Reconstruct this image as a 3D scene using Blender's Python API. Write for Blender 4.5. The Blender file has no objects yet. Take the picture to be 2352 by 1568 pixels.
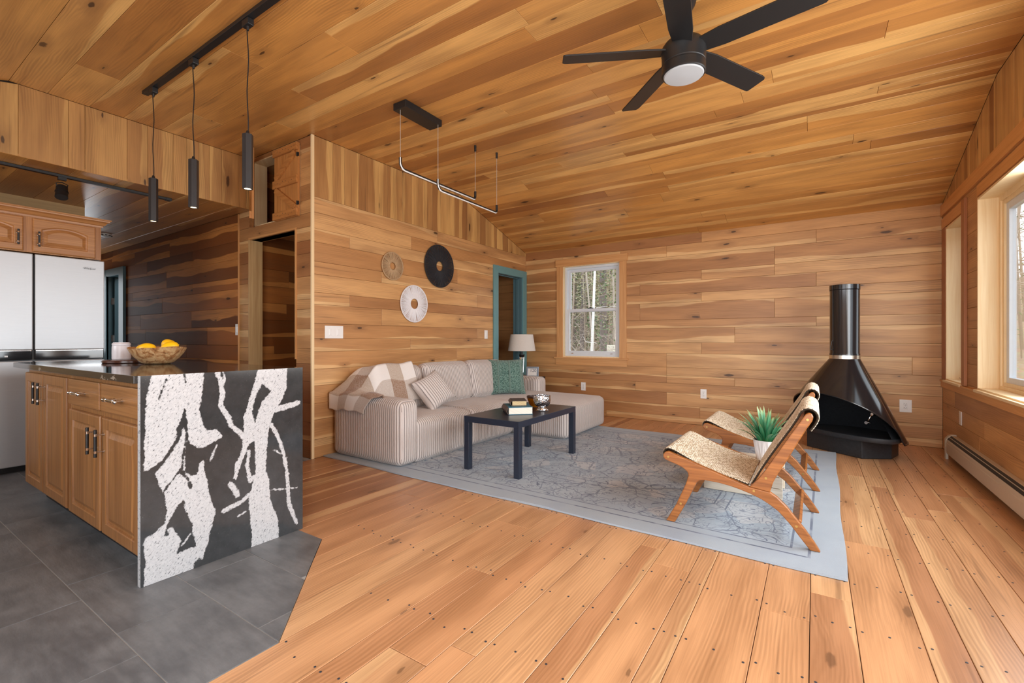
import bpy, bmesh, math, random
import numpy as np
from mathutils import Vector, Matrix
R = random.Random(7)
sc = bpy.context.scene
COL = sc.collection
PI = math.pi

# ------------------------------------------------------------------ camera, world, lights, exposure
cam_d = bpy.data.cameras.new('camera')
cam_d.sensor_width = 36.0
cam_d.lens = 1056.0 / 2352.0 * 36.0
cam_d.shift_y = -4.0 / 2352.0
cam_d.clip_start = 0.02
cam = bpy.data.objects.new('camera', cam_d)
COL.objects.link(cam)
cam.location = (0, 0, 1.08)
cam.rotation_euler = (PI / 2, 0, math.radians(33.313))
sc.camera = cam
sc.view_settings.view_transform = 'Standard'
sc.view_settings.look = 'None'
sc.view_settings.exposure = 0.25
sc.view_settings.gamma = 1.0
sc.view_settings.use_curve_mapping = False
sc.cycles.use_denoising = True
sc.cycles.max_bounces = 9
sc.cycles.diffuse_bounces = 6
sc.cycles.glossy_bounces = 4
sc.cycles.transparent_max_bounces = 12
sc.cycles.sample_clamp_indirect = 6.0
sc.cycles.caustics_reflective = False
sc.cycles.caustics_refractive = False

world = bpy.data.worlds.new('overcast_sky')
sc.world = world
world.use_nodes = True
wn = world.node_tree.nodes
wl = world.node_tree.links
wn.clear()
w_out = wn.new('ShaderNodeOutputWorld')
w_bg = wn.new('ShaderNodeBackground')
w_bg.inputs['Color'].default_value = (0.86, 0.93, 1.0, 1)
w_bg.inputs['Strength'].default_value = 2.3
wl.new(w_bg.outputs[0], w_out.inputs[0])

def area_light(name, loc, rot, sx, sy, power, color=(1, 1, 1)):
    d = bpy.data.lights.new(name, 'AREA')
    d.shape = 'RECTANGLE'
    d.size = sx
    d.size_y = sy
    d.energy = power
    d.color = color
    o = bpy.data.objects.new(name, d)
    COL.objects.link(o)
    o.location = loc
    o.rotation_euler = rot
    return o

# added fill lamps in the window openings, boosting daylight (right wall, front wall, kitchen)
DAY = (0.93, 0.97, 1.0)
area_light('window_fill_lamp', (1.16, 3.53, 1.44), (0, PI / 2, 0), 1.44, 1.56, 46, DAY)
area_light('window_fill_lamp', (1.16, 1.35, 1.44), (0, PI / 2, 0), 1.44, 2.2, 52, DAY)
area_light('window_fill_lamp', (-0.6, -0.98, 1.25), (math.radians(108), 0, 0), 2.9, 1.8, 84, DAY)
area_light('window_fill_lamp', (-4.4, -0.98, 1.55), (math.radians(100), 0, 0), 1.35, 0.92, 20, DAY)
area_light('window_fill_lamp', (-9.5, 2.0, 1.5), (0, -PI / 2, 0), 1.1, 0.7, 0.8, DAY)

# ------------------------------------------------------------------ helpers
def tag(o, label=None, cat=None, group=None, kind=None):
    if label: o['label'] = label
    if cat: o['category'] = cat
    if group: o['group'] = group
    if kind: o['kind'] = kind
    return o

def thing(name, loc, label, cat, group=None, rotz=0.0):
    o = bpy.data.objects.new(name, None)
    o.empty_display_size = 0.05
    COL.objects.link(o)
    o.location = loc
    o.rotation_euler = (0, 0, rotz)
    return tag(o, label, cat, group)

class MB:
    """collects primitive shapes of ONE object; build() links them as one mesh"""
    def __init__(s):
        s.v = []; s.f = []
    def add(s, vs, fs):
        n = len(s.v)
        s.v += [tuple(p) for p in vs]
        s.f += [tuple(i + n for i in f) for f in fs]
        return s
    def box(s, x0, x1, y0, y1, z0, z1, m=None):
        vs = [Vector(p) for p in ((x0,y0,z0),(x1,y0,z0),(x1,y1,z0),(x0,y1,z0),(x0,y0,z1),(x1,y0,z1),(x1,y1,z1),(x0,y1,z1))]
        if m: vs = [m @ p for p in vs]
        return s.add(vs, [(3,2,1,0),(4,5,6,7),(0,1,5,4),(1,2,6,5),(2,3,7,6),(3,0,4,7)])
    def bbox(s, x0, x1, y0, y1, z0, z1, c=0.004, seg=2, m=None):
        bm = bmesh.new()
        bmesh.ops.create_cube(bm, size=1)
        for v in bm.verts:
            v.co = Vector(((x0+x1)/2+v.co.x*(x1-x0), (y0+y1)/2+v.co.y*(y1-y0), (z0+z1)/2+v.co.z*(z1-z0)))
        bmesh.ops.bevel(bm, geom=bm.edges[:], offset=c, segments=seg, profile=0.6, affect='EDGES')
        bm.verts.index_update()
        s.add([(m @ v.co) if m else v.co for v in bm.verts], [[v.index for v in f.verts] for f in bm.faces])
        bm.free()
        return s
    def cyl(s, p0, p1, r0, r1=None, n=20, caps=True):
        p0 = Vector(p0); p1 = Vector(p1)
        if r1 is None: r1 = r0
        d = (p1 - p0).normalized()
        a = d.orthogonal().normalized(); b = d.cross(a)
        vs = []
        for p, r in ((p0, r0), (p1, r1)):
            for i in range(n):
                t = 2*PI*i/n
                vs.append(p + a*(r*math.cos(t)) + b*(r*math.sin(t)))
        fs = [(i, (i+1) % n, n+(i+1) % n, n+i) for i in range(n)]
        if caps: fs += [tuple(range(n-1, -1, -1)), tuple(range(n, 2*n))]
        return s.add(vs, fs)
    def tube(s, path, r, n=10, closed=False):
        P = [Vector(p) for p in path]
        rs = r if isinstance(r, (list, tuple)) else [r]*len(P)
        up = None; vs = []
        for i, p in enumerate(P):
            if closed: d = P[(i+1) % len(P)] - P[i-1]
            else: d = P[min(i+1, len(P)-1)] - P[max(i-1, 0)]
            d.normalize()
            if up is None: up = d.orthogonal().normalized()
            up = (up - d*up.dot(d)).normalized()
            b = d.cross(up)
            for k in range(n):
                t = 2*PI*k/n
                vs.append(p + up*(rs[i]*math.cos(t)) + b*(rs[i]*math.sin(t)))
        fs = []
        m = len(P)
        for i in range(m if closed else m-1):
            j = (i+1) % m
            fs += [(i*n+k, i*n+(k+1) % n, j*n+(k+1) % n, j*n+k) for k in range(n)]
        if not closed: fs += [tuple(range(n-1, -1, -1)), tuple(range((m-1)*n, m*n))]
        return s.add(vs, fs)
    def lathe(s, prof, c=(0, 0, 0), n=40, m=None, rfun=None):
        vs = []; k = len(prof)
        for i in range(n):
            t = 2*PI*i/n
            for (r, z) in prof:
                rr = r*(rfun(t, z) if rfun else 1)
                p = Vector((rr*math.cos(t), rr*math.sin(t), z))
                if m: p = m @ p
                vs.append(p + Vector(c))
        fs = [(i*k+j, ((i+1) % n)*k+j, ((i+1) % n)*k+j+1, i*k+j+1) for i in range(n) for j in range(k-1)]
        return s.add(vs, fs)
    def sphere(s, c, r, sx=1, sy=1, sz=1, n=16, m=None):
        prof = [(max(1e-4, r*math.sin(PI*j/10)), -r*math.cos(PI*j/10)) for j in range(11)]
        mm = Matrix.Diagonal((sx, sy, sz, 1))
        if m: mm = m @ mm
        return s.lathe(prof, c, n, mm)
    def prism(s, poly, fn, d0, d1):
        """poly 2D (convex or concave, ccw) -> fn(a,b,d) world point; extruded between d0 and d1"""
        n = len(poly)
        vs = [fn(a, b, d0) for a, b in poly] + [fn(a, b, d1) for a, b in poly]
        fs = [tuple(range(n-1, -1, -1)), tuple(range(n, 2*n))]
        fs += [(i, (i+1) % n, n+(i+1) % n, n+i) for i in range(n)]
        return s.add(vs, fs)
    def grid(s, fn, nu, nv):
        vs = [fn(i/nu, j/nv) for i in range(nu+1) for j in range(nv+1)]
        fs = [(i*(nv+1)+j, (i+1)*(nv+1)+j, (i+1)*(nv+1)+j+1, i*(nv+1)+j+1) for i in range(nu) for j in range(nv)]
        return s.add(vs, fs)
    def mesh(s, name, mat=None, smooth=False, fix=True):
        me = bpy.data.meshes.new(name)
        me.from_pydata(s.v, [], s.f)
        if fix:
            bm = bmesh.new(); bm.from_mesh(me)
            bmesh.ops.recalc_face_normals(bm, faces=bm.faces[:])
            bm.to_mesh(me); bm.free()
        if mat: me.materials.append(mat)
        if smooth:
            me.shade_smooth()
            if smooth != 'all':
                bm = bmesh.new(); bm.from_mesh(me)
                ca = math.radians(38 if smooth is True else smooth)
                for e in bm.edges:
                    if len(e.link_faces) == 2 and e.calc_face_angle(0) > ca: e.smooth = False
                bm.to_mesh(me); bm.free()
        me.update()
        return me
    def build(s, name, mat, parent=None, smooth=False, bevel=0, fix=True):
        o = bpy.data.objects.new(name, s.mesh(name, mat, smooth, fix))
        COL.objects.link(o)
        if parent is not None:
            o.parent = parent
            # geometry is given in world coordinates
            o.matrix_parent_inverse = parent_world(parent).inverted()
        if bevel:
            b = o.modifiers.new('bevel', 'BEVEL')
            b.width = bevel; b.segments = 2; b.limit_method = 'ANGLE'; b.angle_limit = math.radians(35)
            b.harden_normals = False
        return o

def parent_world(p):
    m = Matrix.LocRotScale(p.location, p.rotation_euler, p.scale)
    if p.parent: m = parent_world(p.parent) @ p.matrix_parent_inverse @ m
    return m

def text_mesh(name, curve):
    tmp = bpy.data.objects.new('tmp_text', curve); COL.objects.link(tmp)
    dg = bpy.context.evaluated_depsgraph_get()
    me = bpy.data.meshes.new_from_object(tmp.evaluated_get(dg)); me.name = name
    bpy.data.objects.remove(tmp)
    o = bpy.data.objects.new(name, me); COL.objects.link(o)
    return o

def copy_tree(o, parent=None):
    c = o.copy(); COL.objects.link(c); c.parent = parent
    c.matrix_parent_inverse = o.matrix_parent_inverse.copy()
    for ch in list(o.children): copy_tree(ch, c)
    return c

# ------------------------------------------------------------------ materials
def lin(r, g, b):
    f = lambda c: (c/12.92 if c <= 0.04045 else ((c+0.055)/1.055)**2.4)
    return (f(r/255), f(g/255), f(b/255), 1)

class NT:
    def __init__(s, name):
        s.m = bpy.data.materials.new(name); s.m.use_nodes = True
        s.n = s.m.node_tree.nodes; s.l = s.m.node_tree.links
        s.b = s.n['Principled BSDF']
    def node(s, t, **kw):
        n = s.n.new(t)
        for k, v in kw.items(): setattr(n, k, v)
        return n
    def put(s, inp, v):
        if hasattr(v, 'links') or isinstance(v, bpy.types.NodeSocket): s.l.new(v, inp)
        elif v is not None: inp.default_value = v
    def math(s, op, a, b=None, c=None, clamp=False):
        n = s.node('ShaderNodeMath', operation=op, use_clamp=clamp)
        for i, v in enumerate((a, b, c)):
            if v is not None: s.put(n.inputs[i], v)
        return n.outputs[0]
    def vmath(s, op, a, b=None):
        n = s.node('ShaderNodeVectorMath', operation=op)
        s.put(n.inputs[0], a)
        if b is not None: s.put(n.inputs[1], b)
        return n.outputs[0]
    def coord(s, which='Object'): return s.node('ShaderNodeTexCoord').outputs[which]
    def sep(s, v):
        n = s.node('ShaderNodeSeparateXYZ'); s.put(n.inputs[0], v); return n.outputs
    def comb(s, x, y, z):
        n = s.node('ShaderNodeCombineXYZ')
        for i, v in enumerate((x, y, z)): s.put(n.inputs[i], v)
        return n.outputs[0]
    def noise(s, vec, scale=5, detail=2, rough=0.5, dist=0.0, out='Fac'):
        n = s.node('ShaderNodeTexNoise')
        s.put(n.inputs['Vector'], vec); n.inputs['Scale'].default_value = scale
        n.inputs['Detail'].default_value = detail; n.inputs['Roughness'].default_value = rough
        n.inputs['Distortion'].default_value = dist
        return n.outputs[out]
    def voro(s, vec, scale=5, feature='F1', out='Distance', rnd=1.0, dims='3D'):
        n = s.node('ShaderNodeTexVoronoi', feature=feature, voronoi_dimensions=dims)
        s.put(n.inputs['Vector'], vec); n.inputs['Scale'].default_value = scale
        n.inputs['Randomness'].default_value = rnd
        return n.outputs[out]
    def step(s, v, a, b, lo=0.0, hi=1.0):
        n = s.node('ShaderNodeMapRange', interpolation_type='SMOOTHSTEP')
        s.put(n.inputs['Value'], v)
        s.put(n.inputs['From Min'], a); s.put(n.inputs['From Max'], b)
        s.put(n.inputs['To Min'], lo); s.put(n.inputs['To Max'], hi)
        return n.outputs[0]
    def mix(s, f, a, b, blend='MIX'):
        n = s.node('ShaderNodeMix', data_type='RGBA', blend_type=blend)
        s.put(n.inputs['Factor'], f)
        s.put(n.inputs[6], a); s.put(n.inputs[7], b)
        return n.outputs[2]
    def ramp(s, f, stops):
        n = s.node('ShaderNodeValToRGB')
        e = n.color_ramp.elements
        while len(e) < len(stops): e.new(0.5)
        for k, (p, c) in enumerate(stops):
            e[k].position = p; e[k].color = c
        s.put(n.inputs[0], f)
        return n.outputs[0]
    def bump(s, h, strength=0.3, dist=0.01):
        n = s.node('ShaderNodeBump')
        s.put(n.inputs['Height'], h); n.inputs['Strength'].default_value = strength
        n.inputs['Distance'].default_value = dist
        s.l.new(n.outputs[0], s.b.inputs['Normal'])
    def set(s, **kw):
        names = dict(color='Base Color', rough='Roughness', metal='Metallic', coat='Coat Weight', coat_rough='Coat Roughness',
                     spec='Specular IOR Level', sheen='Sheen Weight', trans='Transmission Weight', ior='IOR', alpha='Alpha',
                     sheen_rough='Sheen Roughness', emis='Emission Color', emis_s='Emission Strength', aniso='Anisotropic', sub='Subsurface Weight')
        for k, v in kw.items(): s.put(s.b.inputs[names[k]], v)
        return s

def plain(name, col, rough=0.5, metal=0.0, spec=0.5, vary=0.06, scale=30, **kw):
    t = NT(name)
    c = t.coord()
    n = t.noise(c, scale, 3)
    dark = tuple(x*(1-vary*2) for x in col[:3]) + (1,)
    lite = tuple(min(1, x*(1+vary)) for x in col[:3]) + (1,)
    t.set(color=t.mix(n, dark, lite), rough=rough, metal=metal, spec=spec, **kw)
    return t.m

def wood_planks(name, sap, mid, dark, rough=0.38, coat=0.0, grainy=1.0, knots=1.0, spec=0.5):
    """poplar boards: Object Info colour = (tone, streak, seed), alpha = board width in m"""
    t = NT(name)
    oi = t.node('ShaderNodeObjectInfo')
    cs = t.node('ShaderNodeSeparateColor'); t.l.new(oi.outputs['Color'], cs.inputs[0])
    tone, streak, seed = cs.outputs[0], cs.outputs[1], cs.outputs[2]
    width = oi.outputs['Alpha']
    P = t.sep(t.coord())
    off = t.math('MULTIPLY', seed, 61.0)
    x = t.math('ADD', P[0], off); y = P[1]
    yo = t.math('ADD', y, t.math('MULTIPLY', seed, 17.0))
    # knots: sparse stretched cells
    kv = t.comb(t.math('MULTIPLY', x, 1.15), t.math('MULTIPLY', yo, 3.6), 0.0)
    kd = t.voro(kv, 1.0, dims='2D')
    kc = t.voro(kv, 1.0, out='Color', dims='2D')
    ks = t.node('ShaderNodeSeparateColor'); t.l.new(kc, ks.inputs[0])
    khas = t.step(ks.outputs[0], 0.50, 0.52)
    ksize = t.math('MULTIPLY_ADD', t.math('POWER', ks.outputs[1], 2.0), 0.055, 0.020)
    kn = t.math('ADD', kd, t.math('MULTIPLY', t.math('SUBTRACT', t.noise(kv, 11, 3), 0.5), 0.085))
    kmask = t.math('MULTIPLY', t.math('SUBTRACT', 1.0, t.step(kn, t.math('MULTIPLY', ksize, 0.55), ksize)), khas)
    khalo = t.math('MULTIPLY', t.math('SUBTRACT', 1.0, t.step(kn, ksize, t.math('MULTIPLY_ADD', ksize, 3.2, .05))), khas)
    # slow warp of the grain along the board
    wv = t.comb(t.math('MULTIPLY', x, 0.9), t.math('MULTIPLY', yo, 4.0), 0.0)
    warp = t.math('SUBTRACT', t.noise(wv, 1.0, 3, 0.55), 0.5)
    yw = t.math('ADD', y, t.math('MULTIPLY', warp, 0.085))
    yw = t.math('ADD', yw, t.math('MULTIPLY', khalo, 0.02))
    # heartwood / sapwood split along the board
    wide = t.comb(t.math('MULTIPLY', x, 0.75), t.math('MULTIPLY', yo, 2.0), 5.0)
    w2 = t.math('SUBTRACT', t.noise(wide, 1.0, 2, 0.5), 0.5)
    rel = t.math('DIVIDE', yw, width)                       # -0.5 .. 0.5
    side = t.math('SUBTRACT', t.math('MULTIPLY', t.step(t.math('FRACT', t.math('MULTIPLY', seed, 7.31)), 0.499, 0.501), 2.0), 1.0)
    rel = t.math('ADD', t.math('MULTIPLY', rel, side), t.math('MULTIPLY', w2, 1.15))
    thr = t.math('SUBTRACT', t.math('MULTIPLY', streak, 0.9), 0.60)
    sapm = t.math('SUBTRACT', 1.0, t.step(rel, t.math('SUBTRACT', thr, 0.025), t.math('ADD', thr, 0.03)))
    sapm = t.math('MULTIPLY', sapm, t.step(streak, 0.02, 0.05))
    # growth rings (cathedral figure) and fine fibre
    rv = t.math('ADD', t.math('MULTIPLY', yw, 420.0), t.math('MULTIPLY', t.noise(t.comb(t.math('MULTIPLY', x, 1.6), t.math('MULTIPLY', yo, 5), 2.0), 1.0, 2), 26.0))
    rings = t.math('MULTIPLY_ADD', t.math('SINE', rv), 0.5, 0.5)
    rings = t.math('MULTIPLY', rings, t.step(t.noise(t.comb(x, t.math('MULTIPLY', yo, 6), 9.0), 1.3, 1), 0.38, 0.62))
    fib = t.noise(t.comb(t.math('MULTIPLY', x, 3.0), t.math('MULTIPLY', yo, 210.0), 0.0), 1.0, 3, 0.6)
    blot = t.noise(t.comb(t.math('MULTIPLY', x, 1.2), t.math('MULTIPLY', yo, 9.0), 3.0), 1.0, 3, 0.55)
    # mineral streaks
    mstr = t.step(t.noise(t.comb(t.math('MULTIPLY', x, 0.8), t.math('MULTIPLY', yo, 26.0), 7.0), 1.0, 3, 0.55), 0.60, 0.74)
    base = t.ramp(tone, [(0.0, sap), (0.42, mid), (1.0, dark)])
    has = t.step(streak, 0.02, 0.05)
    base = t.mix(t.math('MULTIPLY', has, 0.22), base, dark)
    col = t.mix(t.math('MULTIPLY', sapm, 0.8), base, sap)
    col = t.mix(t.math('MULTIPLY', t.step(blot, .34, .72), 0.40), col, (0.22, 0.088, 0.030, 1))
    col = t.mix(t.math('MULTIPLY', rings, 0.27*grainy), col, (0.16, 0.065, 0.022, 1))
    col = t.mix(t.math('MULTIPLY', t.step(fib, 0.35, 0.8), 0.22*grainy), col, (0.17, 0.07, 0.025, 1))
    col = t.mix(t.math('MULTIPLY', mstr, 0.46), col, (0.12, 0.055, 0.025, 1))
    col = t.mix(t.math('MULTIPLY', khalo, 0.34*knots), col, (0.16, 0.065, 0.025, 1))
    col = t.mix(t.math('MULTIPLY', kmask, 0.85*knots), col, (0.045, 0.020, 0.010, 1))
    t.set(color=col, rough=t.math('MULTIPLY_ADD', fib, 0.10, rough-0.05), spec=spec, coat=coat, coat_rough=0.25)
    t.bump(fib, 0.12, 0.002)
    return t.m

SAP = lin(238, 197, 140); MID = lin(217, 165, 107); DRK = lin(148, 94, 56)
M_wall = wood_planks('poplar_wall_boards', SAP, MID, DRK, 0.42)
M_ceil = wood_planks('poplar_ceiling_boards', lin(238, 188, 116), lin(216, 154, 82), lin(150, 92, 48), 0.30, knots=1.0)
M_gable = wood_planks('poplar_upright_boards', lin(226, 182, 114), lin(198, 150, 92), lin(144, 98, 58), 0.42)
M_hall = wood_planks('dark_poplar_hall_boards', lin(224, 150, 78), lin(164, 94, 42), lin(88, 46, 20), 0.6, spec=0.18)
M_floor = wood_planks('poplar_floor_boards', lin(224, 182, 134), lin(207, 154, 110), lin(152, 106, 78), 0.33, grainy=1.1, knots=0.6)

def board_wood(name, c0, c1, rough=0.4, axis=0, fine=150.0, long=3.0, coat=0.0):
    """plain sawn or oak timber; grain runs along the given object axis"""
    t = NT(name)
    P = t.sep(t.coord())
    a = P[axis]; o = [P[i] for i in range(3) if i != axis]
    u = t.math('ADD', o[0], t.math('MULTIPLY', o[1], 1.31))
    w = t.math('SUBTRACT', t.noise(t.comb(t.math('MULTIPLY', a, 1.5), t.math('MULTIPLY', u, 6.0), 0), 1.0, 2), 0.5)
    uu = t.math('ADD', u, t.math('MULTIPLY', w, 0.05))
    fib = t.noise(t.comb(t.math('MULTIPLY', a, long), t.math('MULTIPLY', uu, fine), 0), 1.0, 3, 0.6)
    rg = t.noise(t.comb(t.math('MULTIPLY', a, long*.4), t.math('MULTIPLY', uu, fine*.32), 3), 1.0, 2, 0.5)
    f = t.math('ADD', t.math('MULTIPLY', fib, 0.45), t.math('MULTIPLY', rg, 0.55))
    t.set(color=t.mix(t.step(f, 0.25, 0.8), c1, c0), rough=rough, coat=coat, coat_rough=0.2)
    t.bump(fib, 0.10, 0.002)
    return t.m

OAK0, OAK1 = lin(172, 122, 74), lin(122, 80, 45)
M_oak_z = board_wood('oak_upright_grain', OAK0, OAK1, 0.35, 2)
M_oak_y = board_wood('oak_cross_grain_y', OAK0, OAK1, 0.35, 1)
M_oak_x = board_wood('oak_cross_grain_x', OAK0, OAK1, 0.35, 0)
LO0, LO1 = lin(206, 150, 94), lin(160, 104, 58)
M_loak_z = board_wood('honey_oak_upright', LO0, LO1, 0.35, 2)
M_loak_y = board_wood('honey_oak_cross', LO0, LO1, 0.35, 1)
M_pine_z = board_wood('pale_pine_upright', lin(242, 222, 182), lin(228, 198, 150), 0.4, 2, 120)
M_pine_y = board_wood('pale_pine_along_y', lin(242, 222, 182), lin(228, 198, 150), 0.4, 1, 120)
M_case_z = board_wood('stained_casing_upright', lin(218, 168, 112), lin(190, 134, 80), 0.4, 2, 110)
M_case_y = board_wood('stained_casing_along_y', lin(222, 166, 104), lin(196, 136, 76), 0.4, 1, 110)
M_case_x = board_wood('stained_casing_along_x', lin(218, 168, 112), lin(190, 134, 80), 0.4, 0, 110)
M_dkcase = board_wood('dark_casing_upright', lin(182, 118, 68), lin(146, 88, 50), 0.4, 2, 110)
M_teak = board_wood('oiled_teak', lin(186, 120, 62), lin(120, 70, 34), 0.32, 0, 90, 4)
M_white_slat = board_wood('whitewashed_slat', lin(232, 224, 208), lin(198, 186, 166), 0.6, 0, 90)
M_sub = plain('dark_board_backing', (0.030, 0.015, 0.008, 1), 0.8)
M_grout = plain('cement_grout', lin(158, 158, 155), 0.8)
M_black = plain('matte_black_metal', (0.012, 0.012, 0.013, 1), 0.42)
M_blackgloss = plain('black_enamel', (0.010, 0.011, 0.013, 1), 0.14, spec=.7)
M_iron = plain('dusty_black_iron', (0.026, 0.030, 0.036, 1), 0.45, vary=0.3, scale=60)
M_chrome = plain('polished_chrome', (0.75, 0.75, 0.76, 1), 0.12, 1.0)
M_brass = plain('dull_brass', lin(190, 160, 96), 0.3, 1.0)
M_white = plain('white_plastic', lin(238, 238, 236), 0.35, vary=0.02)
M_slot = plain('dark_slot', (0.02, 0.02, 0.02, 1), 0.6)
M_vinyl = plain('white_vinyl_window', lin(214, 222, 230), 0.35, vary=0.03)
M_teal = plain('teal_painted_wood', lin(104, 152, 158), 0.4, vary=0.04, scale=8)
M_tealdk = plain('slate_teal_paint', lin(86, 116, 124), 0.4, vary=0.04, scale=8)
M_led = NT('warm_led').set(color=(1, .8, .5, 1), emis=(1.0, 0.78, 0.45, 1), emis_s=6.0).m
M_lens = plain('frosted_light_lens', lin(176, 181, 186), 0.5, vary=0.01)
M_cream = plain('aged_steel_enamel', lin(196, 184, 166), 0.4, vary=0.03)

def glass(name, tint=(1, 1, 1, 1), refl=1.0):
    t = NT(name)
    ge = t.node('ShaderNodeNewGeometry')
    dt = t.node('ShaderNodeVectorMath', operation='DOT_PRODUCT')
    t.l.new(ge.outputs['Normal'], dt.inputs[0]); t.l.new(ge.outputs['Incoming'], dt.inputs[1])
    fr = t.math('MULTIPLY_ADD', t.math('POWER', t.math('SUBTRACT', 1.0, t.math('ABSOLUTE', dt.outputs['Value'])), 5.0), 0.96, 0.04)
    tr = t.node('ShaderNodeBsdfTransparent'); tr.inputs[0].default_value = tint
    gl = t.node('ShaderNodeBsdfGlossy'); gl.inputs['Roughness'].default_value = 0.02
    mx = t.node('ShaderNodeMixShader')
    t.l.new(t.math('MULTIPLY', fr, refl), mx.inputs[0])
    t.l.new(tr.outputs[0], mx.inputs[1]); t.l.new(gl.outputs[0], mx.inputs[2])
    t.l.new(mx.outputs[0], t.n['Material Output'].inputs['Surface'])
    return t.m
M_glass = glass('window_glass')

# ------------------------------------------------------------------ boards
def inset(poly, d):
    n = len(poly); out = []
    for i in range(n):
        p0, p, p1 = Vector(poly[i-1]), Vector(poly[i]), Vector(poly[(i+1) % n])
        e0 = (p-p0).normalized(); e1 = (p1-p).normalized()
        n0 = Vector((-e0.y, e0.x)); n1 = Vector((-e1.y, e1.x))
        k = n0+n1
        den = max(0.25, 1+n0.dot(n1))
        out.append(p + k*(d/den))
    return [tuple(q) for q in out]

def plank(parent, O, U, V, poly, mat, tone, streak, long='u', thick=0.018, gap=0.0009, ch=0.0014, name='plank', proud=0.0006):
    O, U, V = Vector(O), Vector(U), Vector(V)
    N = U.cross(V)
    us = [p[0] for p in poly]; vs = [p[1] for p in poly]
    cu, cv = (min(us)+max(us))/2, (min(vs)+max(vs))/2
    if long == 'u':
        L, W = U, V; q = [(u-cu, v-cv) for u, v in poly]; width = max(vs)-min(vs)
    else:
        L, W = V, -U; q = [(v-cv, -(u-cu)) for u, v in poly]; width = max(us)-min(us)
    ar = sum(q[i-1][0]*q[i][1]-q[i][0]*q[i-1][1] for i in range(len(q)))
    if ar < 0: q.reverse()
    n = len(q)
    a = inset(q, gap); b = inset(q, gap+ch)
    vsx = [(p[0], p[1], -thick) for p in a] + [(p[0], p[1], -ch) for p in a] + [(p[0], p[1], 0) for p in b]
    fs = []
    for k in (0, 1):
        fs += [(k*n+i, k*n+(i+1) % n, (k+1)*n+(i+1) % n, (k+1)*n+i) for i in range(n)]
    fs.append(tuple(range(2*n, 3*n)))
    me = bpy.data.meshes.new(name); me.from_pydata(vsx, [], fs); me.materials.append(mat)
    o = bpy.data.objects.new(name, me); COL.objects.link(o)
    c = O + U*cu + V*cv + N*R.uniform(-proud, 0)
    o.matrix_world = Matrix(((L.x, W.x, N.x, c.x), (L.y, W.y, N.y, c.y), (L.z, W.z, N.z, c.z), (0, 0, 0, 1)))
    if parent is not None:
        o.parent = parent; o.matrix_parent_inverse = parent_world(parent).inverted()
    o.color = (tone, streak, R.random(), max(0.03, width))
    return o

def subtract(rect, holes):
    todo = [rect]
    for h in holes:
        nxt = []
        for (u0, u1, v0, v1) in todo:
            a, b, c, d = max(u0, h[0]), min(u1, h[1]), max(v0, h[2]), min(v1, h[3])
            if a >= b-1e-4 or c >= d-1e-4: nxt.append((u0, u1, v0, v1)); continue
            if a-u0 > 0.012: nxt.append((u0, a, v0, v1))
            if u1-b > 0.012: nxt.append((b, u1, v0, v1))
            if c-v0 > 0.012: nxt.append((a, b, v0, c))
            if v1-d > 0.012: nxt.append((a, b, d, v1))
        todo = nxt
    return todo

def clip(poly, A, B, C):
    """keep the side A*u+B*v <= C"""
    out = []
    for i in range(len(poly)):
        p, q = poly[i-1], poly[i]
        dp, dq = A*p[0]+B*p[1]-C, A*q[0]+B*q[1]-C
        if dp <= 0 and dq > 0 or dp > 0 and dq <= 0:
            t = dp/(dp-dq); out.append((p[0]+(q[0]-p[0])*t, p[1]+(q[1]-p[1])*t))
        if dq <= 0: out.append(q)
    return out

def rtone(bias=0.0):
    r = R.random()
    t = R.uniform(0.05, 0.25) if r < 0.22 else R.uniform(0.25, 0.5) if r < 0.72 else R.uniform(0.5, 0.9)
    s = R.uniform(0.2, 0.8) if R.random() < 0.48 else 0.0
    return min(1, max(0, t+bias)), s

def course(parent, O, U, V, u0, u1, v0, v1, seams, tones, mat, holes=(), **kw):
    """one course of boards from u0 to u1 with butt joints at seams"""
    e = [u0]+[s for s in sorted(seams) if u0+0.05 < s < u1-0.05]+[u1]
    for k in range(len(e)-1):
        tn = tones[k] if tones and k < len(tones) else rtone()
        if not isinstance(tn, tuple): tn = (tn, R.uniform(0.25, 0.7) if R.random() < 0.42 else 0.0)
        for (a, b, c, d) in subtract((e[k], e[k+1], v0, v1), holes):
            plank(parent, O, U, V, [(a, c), (b, c), (b, d), (a, d)], mat, tn[0], tn[1], **kw)

def rseams(u0, u1, lo=1.2, hi=3.2):
    out = []; u = u0+R.uniform(0.4, hi)
    while u < u1-0.4:
        out.append(u); u += R.uniform(lo, hi)
    return out

def widths(v0, v1, lo, hi):
    e = [v0]
    while v1-e[-1] > hi*1.2: e.append(e[-1]+R.uniform(lo, hi))
    if v1-e[-1] > hi: e.append((e[-1]+v1)/2)
    e.append(v1)
    return e

def slab(name, fn, u0, u1, v0, v1, holes, d0, d1, mat=None, extra=None):
    m = MB()
    for (a, b, c, d) in subtract((u0, u1, v0, v1), holes):
        m.prism([(a, c), (b, c), (b, d), (a, d)], fn, d0, d1)
    if extra: m.prism(extra, fn, d0, d1)
    o = m.build(name, mat or M_sub)
    return tag(o, kind='structure')

# ---- dimensions of the room (metres; camera stands at 0,0)
XR, XL, YB, YF = 1.07, -3.80, 6.18, -0.90        # right, left, back, front walls
YP, XS = 2.485, -4.84                            # pillar / hall wall plane, soffit plane
ZC, ZLOW, YC1, YC0 = 2.94, 2.437, 4.55, 0.775    # flat ceiling, eaves height, folds
ZK, XK, XH = 2.415, -6.17, -9.6                  # kitchen ceiling, kitchen wall, hall end
def zceil(y):
    if y > YC1: return ZC+(ZLOW-ZC)*(y-YC1)/(YB-YC1)
    if y < YC0: return ZC+(ZLOW-ZC)*(YC0-y)/(YC0-YF)
    return ZC

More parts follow.
